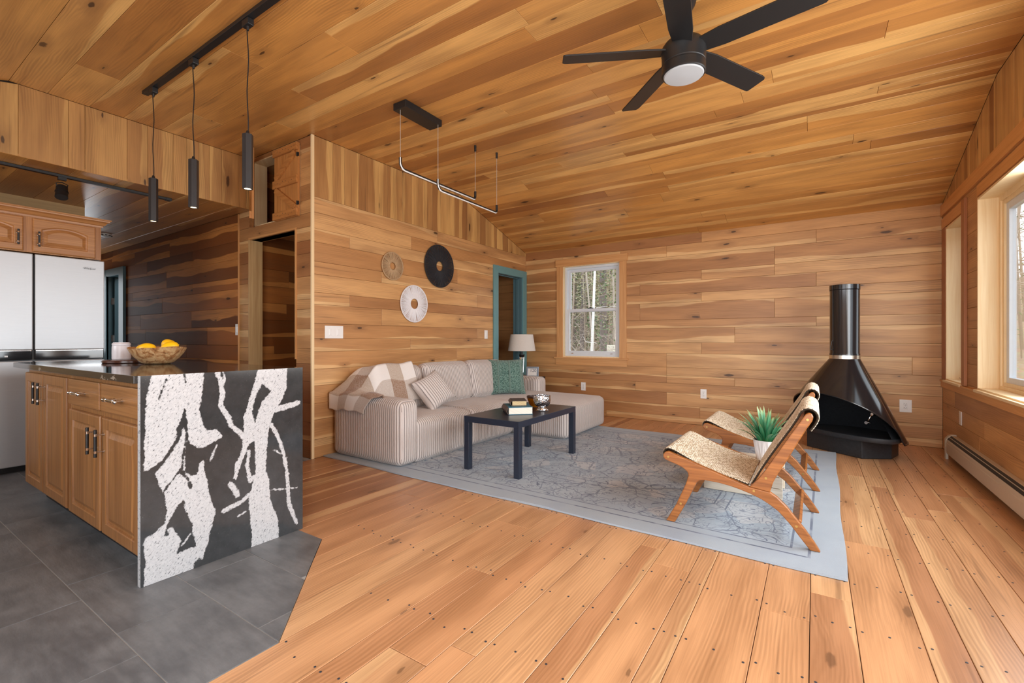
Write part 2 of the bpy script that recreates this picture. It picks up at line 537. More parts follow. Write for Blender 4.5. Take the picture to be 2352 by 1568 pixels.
# ------------------------------------------------------------------ STRUCTURE
X1, Y1, Z1 = Vector((1, 0, 0)), Vector((0, 1, 0)), Vector((0, 0, 1))

# ---- back wall (plane Y = YB, faces -Y): u = x, v = z
H_back = [(-3.155, -2.255, 0.82, 2.18)]
wall_back = slab('wall_back', lambda a, b, d: (a, d, b), -5.3, XR+0.1, -0.05, 2.52, H_back, YB+0.02, YB+0.12)
rows = [2.445, 2.316, 2.17, 1.963, 1.838, 1.681, 1.565, 1.341, 1.233, 1.043, 0.902, 0.719, 0.612, 0.512, 0.388, 0.225, 0.081, 0.0]
spec = [([-1.193], [(.85, 0), (.5, 0)]),
        ([-1.625, .02], [(.45, .55), (.35, .5), (.42, .3)]),
        ([-.387], [(.66, .35), (.50, .35)]),
        ([-1.193, -.387], [(.62, .4), (.36, .3), (.3, 0)]),
        ([-1.98, .02], [(.62, .3), (.66, .25), (.42, 0)]),
        ([-1.193], [(.45, .4), (.32, 0)]),
        ([-1.98, -.387], [(.66, 0), (.62, .3), (.38, .25)]),
        ([.02], [(.52, .5), (.24, .3)]),
        ([-.81], [(.52, .5), (.34, .25)]),
        ([-1.193], [(.3, 0), (.48, .2)]),
        ([-1.625, .838], [(.5, 0), (.24, .3), (.42, 0)]),
        ([-1.625], [(.4, .2), (.26, .3)]),
        ([-1.625, -.81], [(.68, .45), (.4, .4), (.33, .2)]),
        ([-2.045], [(.45, .4), (.44, .25)]),
        ([-1.625], [(.78, 0), (.30, .3)]),
        ([-1.21], [(.60, .25), (.42, .35)]),
        ([-2.46], [(.6, 0), (.42, .7)])]
for k, (ss, tn) in enumerate(spec):
    course(wall_back, (0, YB, 0), X1, Z1, XL-1.3, XR, rows[k+1], rows[k], ss+[XL], [(.7, 0)]+tn, M_wall, H_back)

# ---- left wall (plane X = XL, faces +X): u = y, v = z
DL = (5.385, 6.065, -0.01, 2.055)
wall_left = slab('wall_left', lambda a, b, d: (d, a, b), YP+.03, YB+0.1, -0.05, 2.40, [DL], XL-0.12, XL-0.02,
                 extra=[(YP+.03, 2.40), (YB+0.1, 2.40), (YB+0.1, 2.45), (YC1, ZC+0.02), (YP+.03, ZC+0.02)])
rows = [2.385, 2.245, 2.096, 1.974, 1.797, 1.68, 1.514, 1.404, 1.23, 1.093, 0.971, 0.811, 0.66, 0.50, 0.35, 0.17, 0.0]
spec = [([4.142], [(.30, .25), (.28, .2)]), ([3.713], [(.28, 0), (.50, .2)]), ([2.89], [(.42, .3), (.16, .2)]),
        ([4.517], [(.66, 0), (.46, 0)]), ([3.288], [(.56, 0), (.28, .3)]), ([4.924], [(.34, 0), (.4, 0)]),
        ([2.89], [(.36, .3), (.74, 0)]), ([3.288], [(.44, .2), (.36, 0)]), ([4.924], [(.55, .25), (.32, .2)]),
        ([3.70], [(.46, .35), (.34, .5)]), ([4.505], [(.44, .3), (.42, 0)]), ([2.885], [(.2, .3), (.3, 0)])]
while len(spec) < len(rows)-1: spec.append(([R.uniform(3, 5)], None))
for k, (ss, tn) in enumerate(spec):
    course(wall_left, (XL, 0, 0), Y1, Z1, YP, YB, rows[k+1], rows[k], ss, tn, M_wall, [DL])
def uprights(parent, O, U, edges, zb, ztop, mat, tones=None, bias=0):
    for k in range(len(edges)-1):
        a, b = edges[k], edges[k+1]
        ta, tb = ztop(a), ztop(b)
        if max(ta, tb) <= zb+0.02: continue
        poly = [(a, zb), (b, zb), (b, max(tb, zb+0.004)), (a, max(ta, zb+0.004))]
        tn = tones[k] if tones and k < len(tones) else rtone(bias)
        plank(parent, O, U, Z1, poly, mat, tn[0], tn[1], long='v')
uprights(wall_left, (XL, 0, 0), Y1, [YP, 2.70, 2.83, 2.99, 3.11, 3.25, 3.37, 3.46, 3.58, 3.72, 3.83, 3.92, 4.06, 4.20, 4.31, 4.46, YC1, 4.72, 4.84, 4.99, 5.12, 5.27, 5.39, 5.54, 5.68, 5.83, 5.99, YB],
         2.385, zceil, M_gable, [(.50, .45), (.34, .5), (.30, .2), (.66, .3), (.52, .65), (.34, .6), (.62, .55), (.3, .6), (.36, .2), (.22, 0), (.3, .4), (.36, .5)], -0.06)

# ---- right wall (plane X = XR, faces -X): u = -y, v = z
H_right = [(-6.0, -5.40, 0.69, 2.16), (-4.98, -2.75, 0.69, 2.18), (-2.50, -0.20, 0.69, 2.18)]
wall_right = slab('wall_right', lambda a, b, d: (d, -a, b), -YB-0.1, -YF+0.1, -0.05, 2.40, H_right, XR+0.02, XR+0.14,
                  extra=[(-YB-0.1, 2.40), (-YF+0.1, 2.40), (-YC0, ZC+0.02), (-YC1, ZC+0.02)])
rows = [2.395, 2.28, 2.10, 1.95, 1.80, 1.63, 1.50, 1.34, 1.17, 1.02, 0.88, 0.70, 0.608, 0.462, 0.33, 0.19, 0.0]
for k in range(len(rows)-1):
    tn = None
    if k == 12: course(wall_right, (XR, 0, 0), -Y1, Z1, -YB, -YF, rows[k+1], rows[k], [-5.72, -3.4], [(.45, 0), (.72, 0)], M_wall, H_right); continue
    course(wall_right, (XR, 0, 0), -Y1, Z1, -YB, -YF, rows[k+1], rows[k], [-5.2+R.uniform(-.6, .9), -2.2, -0.1], [(R.uniform(.45, .62), 0) for _ in range(4)], M_wall, H_right)
uprights(wall_right, (XR, 0, 0), -Y1, widths(-YB, -YC1, 0.10, 0.17)[:-1]+widths(-YC1, -YC0, 0.09, 0.17)+widths(-YC0, -YF, .12, .2)[1:],
         2.395, lambda u: zceil(-u), M_gable, None, 0.05)

# ---- front wall behind the camera (plane Y = YF, faces +Y): u = -x
H_front = [(-1.0, 2.1, 0.25, 2.2), (3.7, 5.1, 1.05, 2.05)]
wall_front = slab('wall_front', lambda a, b, d: (-a, d, b), -XR-0.1, -XH, -0.05, 2.52, H_front, YF-0.12, YF-0.02)
for k, e in enumerate(widths(0, 2.43, 0.24, 0.34)[:-1]):
    w = widths(0, 2.43, 0.24, 0.34)
    course(wall_front, (0, YF, 0), -X1, Z1, -XR, -XH, e, min(2.43, e+0.3), rseams(-XR, -XH, 2, 4), None, M_wall, H_front)
    if e+0.3 >= 2.43: break

# ---- hall wall and pillar face (plane Y = YP, faces -Y): u = x, v = z
D_closet = (-4.886, -4.051, -0.01, 2.112)
D_cup = (-4.80, -3.985, 2.238, 2.895)
D_hall = (-9.02, -8.40, -0.01, 2.05)
H_hall = [D_closet, D_cup, D_hall]
wall_hall = slab('wall_hall', lambda a, b, d: (a, d, b), XH, XL-0.02, -0.05, ZC+0.02, H_hall, YP+0.02, YP+0.12)
rows = [ZC, 2.80, 2.66, 2.50, 2.36, 2.238, 2.112, 1.99, 1.87, 1.66, 1.45, 1.36, 1.18, 1.0, 0.86, 0.7, 0.5, 0.33, 0.16, 0]
for k in range(len(rows)-1):
    course(wall_hall, (0, YP, 0), X1, Z1, -5.09, XL-0.012, rows[k+1], rows[k], [-4.45] if rows[k] > 2.3 else [], [(R.choice([.4, .55, .7, .85, .95]), R.choice([0, 0, .4])) for _ in range(2)], M_wall, H_hall)
zz = [2.415, 2.30, 2.13, 1.94, 1.74, 1.62, 1.42, 1.22, 1.02, .86, .66, .44, .22, 0]
for k in range(len(zz)-1):
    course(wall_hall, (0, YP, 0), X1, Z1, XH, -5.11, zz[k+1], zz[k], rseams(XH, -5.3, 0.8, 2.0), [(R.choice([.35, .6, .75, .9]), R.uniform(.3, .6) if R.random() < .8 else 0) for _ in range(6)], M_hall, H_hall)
MB().box(-5.108, -5.092, YP-0.008, YP+0.01, 0, 2.41).build('trim_1', M_case_z); tag(bpy.data.objects['trim_1'], kind='structure')
MB().box(XL-0.014, XL+0.003, YP-0.006, YP+0.02, 0, 2.94).build('trim_2', M_pine_z); tag(bpy.data.objects['trim_2'], kind='structure')

# ---- soffit face over the kitchen (plane X = XS, faces +X): u = y
wall_soffit = slab('wall_soffit', lambda a, b, d: (d, a, b), YF-0.1, YP, ZK+0.012, 2.46, [], XS-0.10, XS-0.02,
                   extra=[(YF-.1, 2.45), (YP, 2.45), (YP, ZC+0.02), (YC0, ZC+0.02), (YF-.1, 2.46)])
uprights(wall_soffit, (XS, 0, 0), Y1, [YF, -.6, -.35, -.1, .12, .35, .6, .823, 1.094, 1.189, 1.457, 1.60, 1.791, 1.895, 2.0, 2.09, 2.20, 2.36, 2.43, YP],
         ZK, zceil, M_gable, [(.4, 0)]*6+[(.5, .5), (.30, .2), (.36, 0), (.28, 0), (.44, .4), (.42, .55), (.3, 0), (.48, .5), (.3, .6), (.3, .3), (.34, .2), (.44, 0)])

# ---- kitchen wall behind the fridge, wall ends, closet and back room
wk = slab('wall_kitchen', lambda a, b, d: (d, a, b), YF-0.1, 1.514, -0.05, ZK+0.05, [], XK-0.12, XK)
wk.data.materials.clear(); wk.data.materials.append(board_wood('pale_sawn_panel', lin(196, 166, 112), lin(172, 138, 88), 0.5, 1, 60))
we = MB().box(XH-0.1, XH, YF, YP+.1, -0.05, 0.9).box(XH-0.1, XH, YF, YP+.1, 2.1, ZK+.1).box(XH-0.1, XH, YF, 1.6, .9, 2.1).build('wall_hallend', M_wall)
tag(we, kind='structure')
wc = tag(MB().box(-5.1, -5.0, YP+.12, 4.2, 0, 2.94).box(-5.1, -3.93, 4.2, 4.3, 0, 2.94).build('wall_closet', M_sub), kind='structure')
for k in range(16):
    z0 = k*0.185
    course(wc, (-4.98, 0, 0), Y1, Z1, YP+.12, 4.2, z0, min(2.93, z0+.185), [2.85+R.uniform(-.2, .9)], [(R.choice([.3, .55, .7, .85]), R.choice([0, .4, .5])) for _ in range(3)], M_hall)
cs_ = MB().box(-5.0, -3.93, YP+.12, 4.2, 2.205, 2.225).box(-4.98, -3.93, YP+.14, 4.2, 2.9, 2.94).build('wall_closetshelf', M_case_x); tag(cs_, kind='structure')
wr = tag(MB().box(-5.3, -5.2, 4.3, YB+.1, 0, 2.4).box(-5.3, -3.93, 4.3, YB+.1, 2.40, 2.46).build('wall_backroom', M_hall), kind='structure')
wr.color = (.7, .3, .3, .2)

# ---- ceilings
ceil_m = MB()
ceil_m.box(-5.0, XR+.1, YC0-.02, YC1+.02, ZC+.02, ZC+.10)
fnx = lambda a, b, d: (d, a, b)
ceil_m.prism([(YC1, ZC+.02), (YB+.15, ZLOW-.03), (YB+.15, ZLOW+.08), (YC1, ZC+.10)], fnx, -5.0, XR+.1)
ceil_m.prism([(YC0, ZC+.02), (YC0, ZC+.10), (YF-.15, ZLOW+.06), (YF-.15, ZLOW-.03)], fnx, -5.0, XR+.1)
ceiling = tag(ceil_m.build('ceiling', M_sub), kind='structure')
def ceil_rows(y0, y1, xl, lo, hi):
    e = widths(y0, y1, lo, hi)
    for k in range(len(e)-1):
        ya, yb = e[k], e[k+1]
        za, zb = zceil(ya), zceil(yb)
        Vv = Vector((0, ya-yb, za-zb)); wd = Vv.length; Vv.normalize()
        course(ceiling, (0, yb, zb), X1, Vv, xl, XR, 0, wd, rseams(xl, XR, 1.3, 3.4), None, M_ceil)
ceil_rows(YF, YC0, XS, 0.2, 0.3)
ceil_rows(YC0, YP, XS, 0.16, 0.29)
ceil_rows(YP, YC1, XL, 0.12, 0.22)
ceil_rows(YC1, YB, XL, 0.11, 0.2)
kc = tag(MB().box(XH, XS-.02, YF-.1, YP+.05, ZK+.02, ZK+.08).build('ceiling_kitchen', M_sub), kind='structure')
e = widths(YF, YP, 0.17, 0.3)
for k in range(len(e)-1):
    course(kc, (0, e[k+1], ZK), X1, -Y1, XH, XS, 0, e[k+1]-e[k], rseams(XH, XS, 1.5, 3), [(R.uniform(.4, .9), R.choice([0, .4])) for _ in range(5)], M_ceil)

# ---- floor: boards run along Y, slate tiles round the island
floor = tag(MB().box(XH-.2, XR+.2, YF-.2, YB+.4, -0.12, -0.016).build('floor', M_sub), kind='structure')
fe = [XL-1.45, -5.0, -4.6, -4.2, XL, -3.64, -3.46, -3.30, -3.12, -2.95, -2.78, -2.60, -2.45, -2.231, -2.07, -1.92, -1.76, -1.597, -1.36, -1.249, -1.074, -.965, -.764, -.651, -.483, -.405, -.181, -.014, .131, .327, .445, .60, .72, .90, XR]
def fl_tone(x):
    t, s = rtone()
    if x < -2.2: return min(1, t*0.8+.3), s
    return t*0.55+0.12, (s if R.random() < .5 else 0)
nails = MB()
DIAG = [(-2.231, 1.517), (-1.597, 0.914)]
for k in range(len(fe)-1):
    a, b = fe[k], fe[k+1]
    ylo = YF if a >= -1.6 else (1.517 if a >= XL-.01 else YP)
    if a < -4.0: ylo = YP+.12
    lowpoly = None
    ss = sorted(rseams(ylo, YB, 1.6, 3.8))
    fix = {-.181: [2.1], -.405: [1.28], -.483: [1.42], .131: [3.05, 4.55], .327: [4.3], .60: [3.9], -.014: [2.35]}
    if a in fix: ss = fix[a]
    ee = [ylo]+[s for s in ss if s > ylo+.3]+[YB]
    for j in range(len(ee)-1):
        tn = fl_tone(a)
        if (a, j) == (.327, 0): tn = (.62, .35)
        if (a, j) == (-.405, 0): tn = (.75, .45)
        if (a, j) == (-.014, 0): tn = (.55, .35)
        poly = [(a, ee[j]), (b, ee[j]), (b, ee[j+1]), (a, ee[j+1])]
        if j == 0 and -2.24 < a < -1.60:
            yd = lambda x: 1.517+(x+2.231)*(0.914-1.517)/(2.231-1.597)
            poly = [(a, yd(a)), (b, yd(b)), (b, ee[j+1]), (a, ee[j+1])]
        plank(floor, (0, 0, 0), X1, Y1, poly, M_floor, tn[0], tn[1], long='v', thick=0.02, gap=0.0012)
    if a >= -2.3:
        y = -0.3
        while y < YB:
            base = 1.55 if a < -1.62 else YF
            if y > base and not (-2.24 < a < -1.6 and y < 1.517+(a+2.231)*-.951+.06):
                for x in (a+.018, (a+b)/2, b-.018):
                    if (b-a) < .14 and x == (a+b)/2: continue
                    yy = y+R.uniform(-.02, .02)
                    p0 = len(nails.v)
                    nails.lathe([(0.0001, 0.0012), (0.0042, 0.0009), (0.0046, -0.001)], (x, yy, 0), 8)
            y += 0.406
nh = nails.build('nail_heads', plain('dark_nail', (0.035, 0.04, 0.05, 1), 0.5), floor); nh['kind'] = 'stuff'

def slate(name):
    t = NT(name)
    oi = t.node('ShaderNodeObjectInfo')
    P = t.coord('Object')
    v = t.vmath('ADD', P, t.comb(t.math('MULTIPLY', oi.outputs['Random'], 40), t.math('MULTIPLY', oi.outputs['Random'], 71), 0))
    n1 = t.noise(v, 4, 4, 0.55); n2 = t.noise(t.vmath('MULTIPLY', v, (1.2, 4.0, 1.0)), 6, 5, 0.6)
    n3 = t.noise(v, 60, 3, 0.6)
    f = t.math('ADD', t.math('MULTIPLY', n1, 0.5), t.math('MULTIPLY', n2, 0.5))
    c = t.mix(t.step(f, 0.3, 0.7), lin(84, 86, 89), lin(122, 124, 126))
    c = t.mix(t.math('MULTIPLY', n3, 0.25), c, lin(60, 62, 66))
    t.set(color=c, rough=t.math('MULTIPLY_ADD', n2, 0.2, 0.30), spec=0.5)
    t.bump(n2, 0.5, 0.004)
    return t.m
M_slate = slate('grey_slate_tile')
# light cement joints between the tiles
gm = MB()
flat = lambda a, b, d: (a, b, d)
gm.prism([(-6.78, YF), (-1.5985, YF), (-1.5985, .914), (-2.232, 1.515), (-6.78, 1.515)], flat, -.0155, -.0012)
gm.prism([(-6.78, 1.5155), (XL-.002, 1.5155), (XL-.002, YP), (-6.78, YP)], flat, -.0155, -.0012)
gm.build('grout', M_grout, floor)
for r in range(-4, 7):
    y0, y1 = 0.3105+0.3025*r, 0.3105+0.3025*(r+1)
    y1c = min(y1, YP)
    if r >= 4 and y0 >= YP: break
    shift = -1.935-0.205*r
    xs = []
    x = shift+0.605*math.ceil((-1.2-shift)/0.605)
    while x > -6.8: xs.append(x); x -= 0.605
    xs.append(x)
    for k in range(len(xs)-1):
        a, b = xs[k+1], xs[k]
        poly = [(a, max(y0, YF)), (b, max(y0, YF)), (b, y1c), (a, y1c)]
        poly = clip(poly, 1, 0, -1.597)
        if len(poly) > 2: poly = clip(poly, 0.9514, 1, 1.517-2.231*0.9514)  # diagonal corner
        if len(poly) > 2 and y1c > 1.52:
            if min(p[1] for p in poly) >= 1.51: poly = clip(poly, 1, 0, XL)
            else: poly = clip(poly, 0, 1, 1.517)
        if len(poly) > 2:
            pp = []
            for p in poly:
                if not pp or (Vector(p)-Vector(pp[-1])).length > 1e-3: pp.append(p)
            if (Vector(pp[0])-Vector(pp[-1])).length < 1e-3: pp.pop()
            if len(pp) > 2:
                ar = abs(sum(pp[i-1][0]*pp[i][1]-pp[i][0]*pp[i-1][1] for i in range(len(pp))))/2
                if ar > 0.002: plank(floor, (0, 0, 0.001), X1, Y1, pp, M_slate, .5, 0, gap=0.0016, ch=0.001, name='tile', thick=0.02)
big = tag(MB().box(XH, -6.78, YF, YP, -.015, 0).build('floor_hall', M_slate), kind='structure')

STONE_W = [[(0.826, 0.93), (1.031, 0.929), (1.028, 0.848), (1.012, 0.745), (1.031, 0.664), (1.041, 0.647), (1.087, 0.641), (1.115, 0.602), (1.073, 0.582), (1.035, 0.565), (1.003, 0.566), (0.975, 0.587), (0.963, 0.62), (0.957, 0.655), (0.959, 0.689), (0.952, 0.773), (0.939, 0.727), (0.931, 0.694), (0.916, 0.669), (0.92, 0.634), (0.893, 0.586), (0.861, 0.536), (0.828, 0.517), (0.795, 0.502), (0.798, 0.727), (0.802, 0.823)], [(0.948, 0.691), (0.933, 0.625), (0.904, 0.577), (0.873, 0.53), (0.834, 0.486), (0.85, 0.429), (0.87, 0.384), (0.881, 0.308), (0.87, 0.252), (0.839, 0.226), (0.795, 0.212), (0.792, 0.149), (0.803, 0.113), (0.796, 0.064), (0.789, -0.01), (0.984, -0.01), (0.986, 0.025), (1.009, 0.047), (1.025, 0.031), (1.038, 0.068), (1.054, 0.126), (1.067, 0.179), (1.083, 0.252), (1.062, 0.295), (1.051, 0.369), (1.035, 0.451), (1.031, 0.507), (1.012, 0.492), (1.0, 0.439), (0.975, 0.441), (0.953, 0.471), (0.951, 0.54), (0.955, 0.594), (0.959, 0.634)], [(1.286, 0.922), (1.448, 0.925), (1.444, 0.812), (1.414, 0.742), (1.373, 0.69), (1.349, 0.614), (1.337, 0.537), (1.329, 0.382), (1.349, 0.329), (1.349, 0.226), (1.389, 0.126), (1.399, 0.067), (1.399, -0.018), (1.248, -0.016), (1.256, 0.061), (1.241, 0.204), (1.237, 0.266), (1.256, 0.322), (1.275, 0.379), (1.272, 0.488), (1.267, 0.55), (1.241, 0.54), (1.226, 0.497), (1.204, 0.456), (1.179, 0.369), (1.165, 0.383), (1.172, 0.449), (1.197, 0.488), (1.212, 0.545), (1.215, 0.605), (1.215, 0.688), (1.23, 0.724), (1.241, 0.769), (1.263, 0.843)]]
STONE_H = [[(0.948, 0.342), (0.948, 0.301), (0.984, 0.213), (0.981, 0.173), (1.0, 0.103), (0.966, 0.106), (0.921, 0.099), (0.93, 0.136), (0.913, 0.183), (0.895, 0.216), (0.884, 0.187), (0.87, 0.198), (0.881, 0.241), (0.919, 0.31)], [(1.309, 0.847), (1.357, 0.804), (1.309, 0.753), (1.286, 0.694), (1.271, 0.642), (1.256, 0.706), (1.279, 0.796)]]
STONE_S = [([(1.09, 0.925), (1.103, 0.878), (1.113, 0.819), (1.105, 0.754), (1.141, 0.691), (1.155, 0.649), (1.19, 0.613), (1.215, 0.582)], 0.0158), ([(1.357, 0.621), (1.393, 0.559), (1.422, 0.473), (1.444, 0.371), (1.452, 0.262), (1.456, 0.171), (1.502, 0.049)], 0.0123), ([(1.369, 0.699), (1.509, 0.723)], 0.0229), ([(1.245, 0.279), (1.204, 0.253), (1.12, 0.232)], 0.0158), ([(1.151, 0.357), (1.183, 0.293)], 0.0194), ([(1.087, 0.562), (1.059, 0.496)], 0.007), ([(1.241, 0.502), (1.232, 0.435), (1.248, 0.347), (1.267, 0.365)], 0.0123), ([(1.117, 0.922), (1.124, 0.884), (1.117, 0.855)], 0.0062), ([(1.361, 0.271), (1.504, 0.244)], 0.0044), ([(0.893, 0.217), (0.924, 0.152)], 0.0141), ([(0.972, 0.169), (0.939, 0.126)], 0.0062), ([(1.373, 0.483), (1.448, 0.427)], 0.0035), ([(1.223, 0.195), (1.186, 0.183)], 0.0053)]
STONE_D = [([(0.93, 0.476), (0.89, 0.426), (0.867, 0.398)], 0.007), ([(0.933, 0.479), (0.963, 0.427), (0.975, 0.389)], 0.0123), ([(0.954, 0.69), (0.959, 0.621), (0.948, 0.568), (0.939, 0.488)], 0.0106), ([(0.878, 0.902), (0.85, 0.818)], 0.0062), ([(0.948, 0.917), (0.954, 0.882)], 0.0035)]

# ------------------------------------------------------------------ WINDOWS AND DOORS
def structure(name):
    o = bpy.data.objects.new(name, None); o.empty_display_size = .05
    COL.objects.link(o); return tag(o, kind='structure')

def ring(m, fn, u0, u1, v0, v1, w, d0, d1, wb=None):
    """rectangular frame of four bars"""
    wb = wb or w
    for (a, b, c, d) in ((u0, u0+w, v0, v1), (u1-w, u1, v0, v1), (u0+w, u1-w, v1-w, v1), (u0+w, u1-w, v0, v0+wb)):
        m.prism([(a, c), (b, c), (b, d), (a, d)], fn, d0, d1)
    return m

w1 = structure('window_1')
fb = lambda a, b, d: (a, d, b)
MB().box(-3.245, -3.145, YB-.018, YB, .82, 2.17).build('casing', M_case_z, w1, bevel=.002)
MB().box(-2.265, -2.165, YB-.018, YB, .82, 2.17).build('casing', M_case_z, w1, bevel=.002)
MB().box(-3.262, -2.15, YB-.024, YB, 2.17, 2.275).build('casing', M_case_x, w1, bevel=.002)
MB().box(-3.285, -2.14, YB-.035, YB+.08, .798, .822).build('sill', M_case_x, w1, bevel=.003)
MB().box(-3.262, -2.16, YB-.016, YB, .705, .798).build('apron', M_case_x, w1, bevel=.002)
ring(MB(), fb, -3.157, -2.253, .82, 2.18, .018, YB, YB+.10).build('jamb', M_pine_z, w1)
ring(MB(), fb, -3.137, -2.273, .825, 2.162, .035, YB+.05, YB+.12).build('frame', M_vinyl, w1, bevel=.002)
up = ring(MB(), fb, -3.104, -2.306, 1.49, 2.13, .045, YB+.085, YB+.115).build('sash', M_vinyl, w1, bevel=.002)
MB().box(-3.06, -2.35, YB+.098, YB+.102, 1.53, 2.09).build('pane', M_glass, up)
lo = ring(MB(), fb, -3.104, -2.306, .855, 1.535, .04, YB+.055, YB+.084, .06).build('sash', M_vinyl, w1, bevel=.002)
MB().box(-3.066, -2.344, YB+.067, YB+.071, .91, 1.495).build('pane', M_glass, lo)
MB().box(-2.77, -2.69, YB+.05, YB+.08, 1.535, 1.547).cyl((-2.73, YB+.06, 1.547), (-2.73, YB+.06, 1.558), .014).build('sash_lock', M_black, w1)
MB().box(-3.03, -3.0, YB+.045, YB+.056, .872, .885).box(-2.42, -2.39, YB+.045, YB+.056, .872, .885).build('sash_tab', M_chrome, w1)

fr = lambda a, b, d: (d, -a, b)
def side_window(name, y0, y1, zt, wood=.05):
    w = structure(name)
    ring(MB(), fr, -y1, -y0, .69, zt, .016, XR-.010, XR+.13).build('jamb', M_pine_z, w, bevel=.0015)
    MB().box(XR-.034, XR+.14, y0+.001, y1-.001, .6735, .6945).build('sill', M_pine_y, w, bevel=.003)
    f = ring(MB(), fr, -y1+.012, -y0-.012, .69, zt-.012, wood, XR+.118, XR+.150)
    ring(f, fr, -y1+.012, -y0-.012, .69, zt-.012, wood*.6, XR+.105, XR+.118).build('frame', M_pine_z, w, bevel=.002)
    s = ring(MB(), fr, -y1+.012+wood, -y0-.012-wood, .69+wood*.8, zt-.012-wood, .055, XR+.13, XR+.17).build('sash', M_vinyl, w, bevel=.003)
    MB().box(XR+.148, XR+.153, y0+wood+.03, y1-wood-.03, .77, zt-.09).build('pane', M_glass, s)
    return w
w2 = side_window('window_2', 5.40, 6.00, 2.16)
w3 = side_window('window_3', 2.75, 4.98, 2.18, .07)
w4 = side_window('window_4', 0.20, 2.50, 2.18, .07)
MB().tube([(XR+.095, 5.60, .71), (XR+.08, 5.66, .722), (XR+.06, 5.75, .716), (XR+.05, 5.80, .728)], .008).cyl((XR+.105, 5.60, .692), (XR+.105, 5.60, .715), .018).build('crank_handle', M_chrome, w2, smooth=True)
c2 = MB(); c2.box(XR-.022, XR, 5.30, 5.388, .692, 2.27).build('casing', M_dkcase, w2, bevel=.002)
MB().box(XR-.014, XR, 5.388, YB-.02, 2.172, 2.27).build('casing', M_case_y, w2, bevel=.002)
MB().box(XR-.012, XR, 6.012, YB-.02, .692, 2.17).build('casing', M_dkcase, w2, bevel=.002)
MB().box(XR-.012, XR, 2.55, 4.985, 2.195, 2.28).build('casing', M_case_y, w3, bevel=.002)
t3 = tag(MB().box(XR-.028, XR-.0005, YF, YB-.03, .672, .688).box(XR-.016, XR, YF, YB-.005, .612, .672).build('trim_3', M_case_y, bevel=.002), kind='structure')
t4 = tag(MB().box(XR-.020, XR, YF, YB-.002, 2.300, 2.41).build('trim_4', M_case_y, bevel=.002), kind='structure')
for nm, a, b, c, d in (('window_5', -2.1, 1.0, .25, 2.2), ('window_6', -5.1, -3.7, 1.05, 2.05)):
    w = structure(nm)
    ring(MB(), lambda p, q, e: (p, e, q), a, b, c, d, .05, YF-.06, YF+.02).build('frame', M_pine_z, w)
    MB().box((a+b)/2-.03, (a+b)/2+.03, YF-.06, YF+.01, c, d).build('mullion', M_pine_z, w)
    MB().box(a, b, YF-.03, YF-.025, c, d).build('pane', M_glass, w)

d1 = structure('door_1')      # teal cased opening at the end of the left wall
MB().box(XL, XL+.022, 5.289, 5.40, 0, 2.145).build('casing', M_teal, d1, bevel=.002)
MB().box(XL, XL+.022, 6.06, 6.172, 0, 2.145).build('casing', M_teal, d1, bevel=.002)
MB().box(XL, XL+.023, 5.40, 6.06, 2.04, 2.145).build('casing', M_teal, d1, bevel=.002)
j = MB().box(XL-.15, XL+.005, 5.385, 5.403, 0, 2.05).box(XL-.15, XL+.005, 6.045, 6.063, 0, 2.05).box(XL-.15, XL+.005, 5.40, 6.05, 2.035, 2.053)
j.box(XL-.09, XL-.05, 6.033, 6.046, 0, 2.036).box(XL-.09, XL-.05, 5.40, 6.05, 2.023, 2.036)
j.build('jamb', M_tealdk, d1, bevel=.0015)
d2 = structure('door_2')      # slate teal hall door, ajar
MB().box(-8.475, -8.30, YP-.035, YP, 0, 2.14).build('casing', M_tealdk, d2, bevel=.002)
MB().box(-9.18, -9.01, YP-.035, YP, 0, 2.14).build('casing', M_tealdk, d2, bevel=.002)
MB().box(-9.01, -8.475, YP-.034, YP, 2.04, 2.14).build('casing', M_tealdk, d2, bevel=.002)
MB().box(-9.03, -9.01, YP-.02, YP+.13, 0, 2.05).box(-8.478, -8.458, YP-.02, YP+.13, 0, 2.05).box(-9.02, -8.47, YP-.02, YP+.13, 2.035, 2.055).build('jamb', M_tealdk, d2)
ds = MB().box(-9.005, -8.965, YP+.06, YP+.80, .01, 2.03).build('door_panel', M_tealdk, d2)
for z in (1.05, 1.62, .3):
    MB().box(-9.012, -9.003, YP+.03, YP+.12, z, z+.10).build('hinge', M_chrome, d2)
wbk = tag(MB().box(-9.6, -7.9, YP+1.2, YP+1.3, 0, 2.4).build('wall_hallroom', M_tealdk), kind='structure')
# closet doorway: pale jamb board on the left, thin stop on the right
d3 = structure('door_3')
MB().box(-4.90, -4.884, YP-.005, YP+.135, 0, 2.115).build('jamb', board_wood('sawn_pale_jamb', lin(206, 172, 122), lin(176, 138, 90), .5, 2, 60), d3, bevel=.002)
MB().box(-4.053, -4.040, YP-.012, YP+.13, 0.9, 2.118).build('jamb', M_case_z, d3)
MB().box(-4.90, -4.04, YP-.004, YP+.13, 2.112, 2.13).build('jamb', M_case_x, d3)

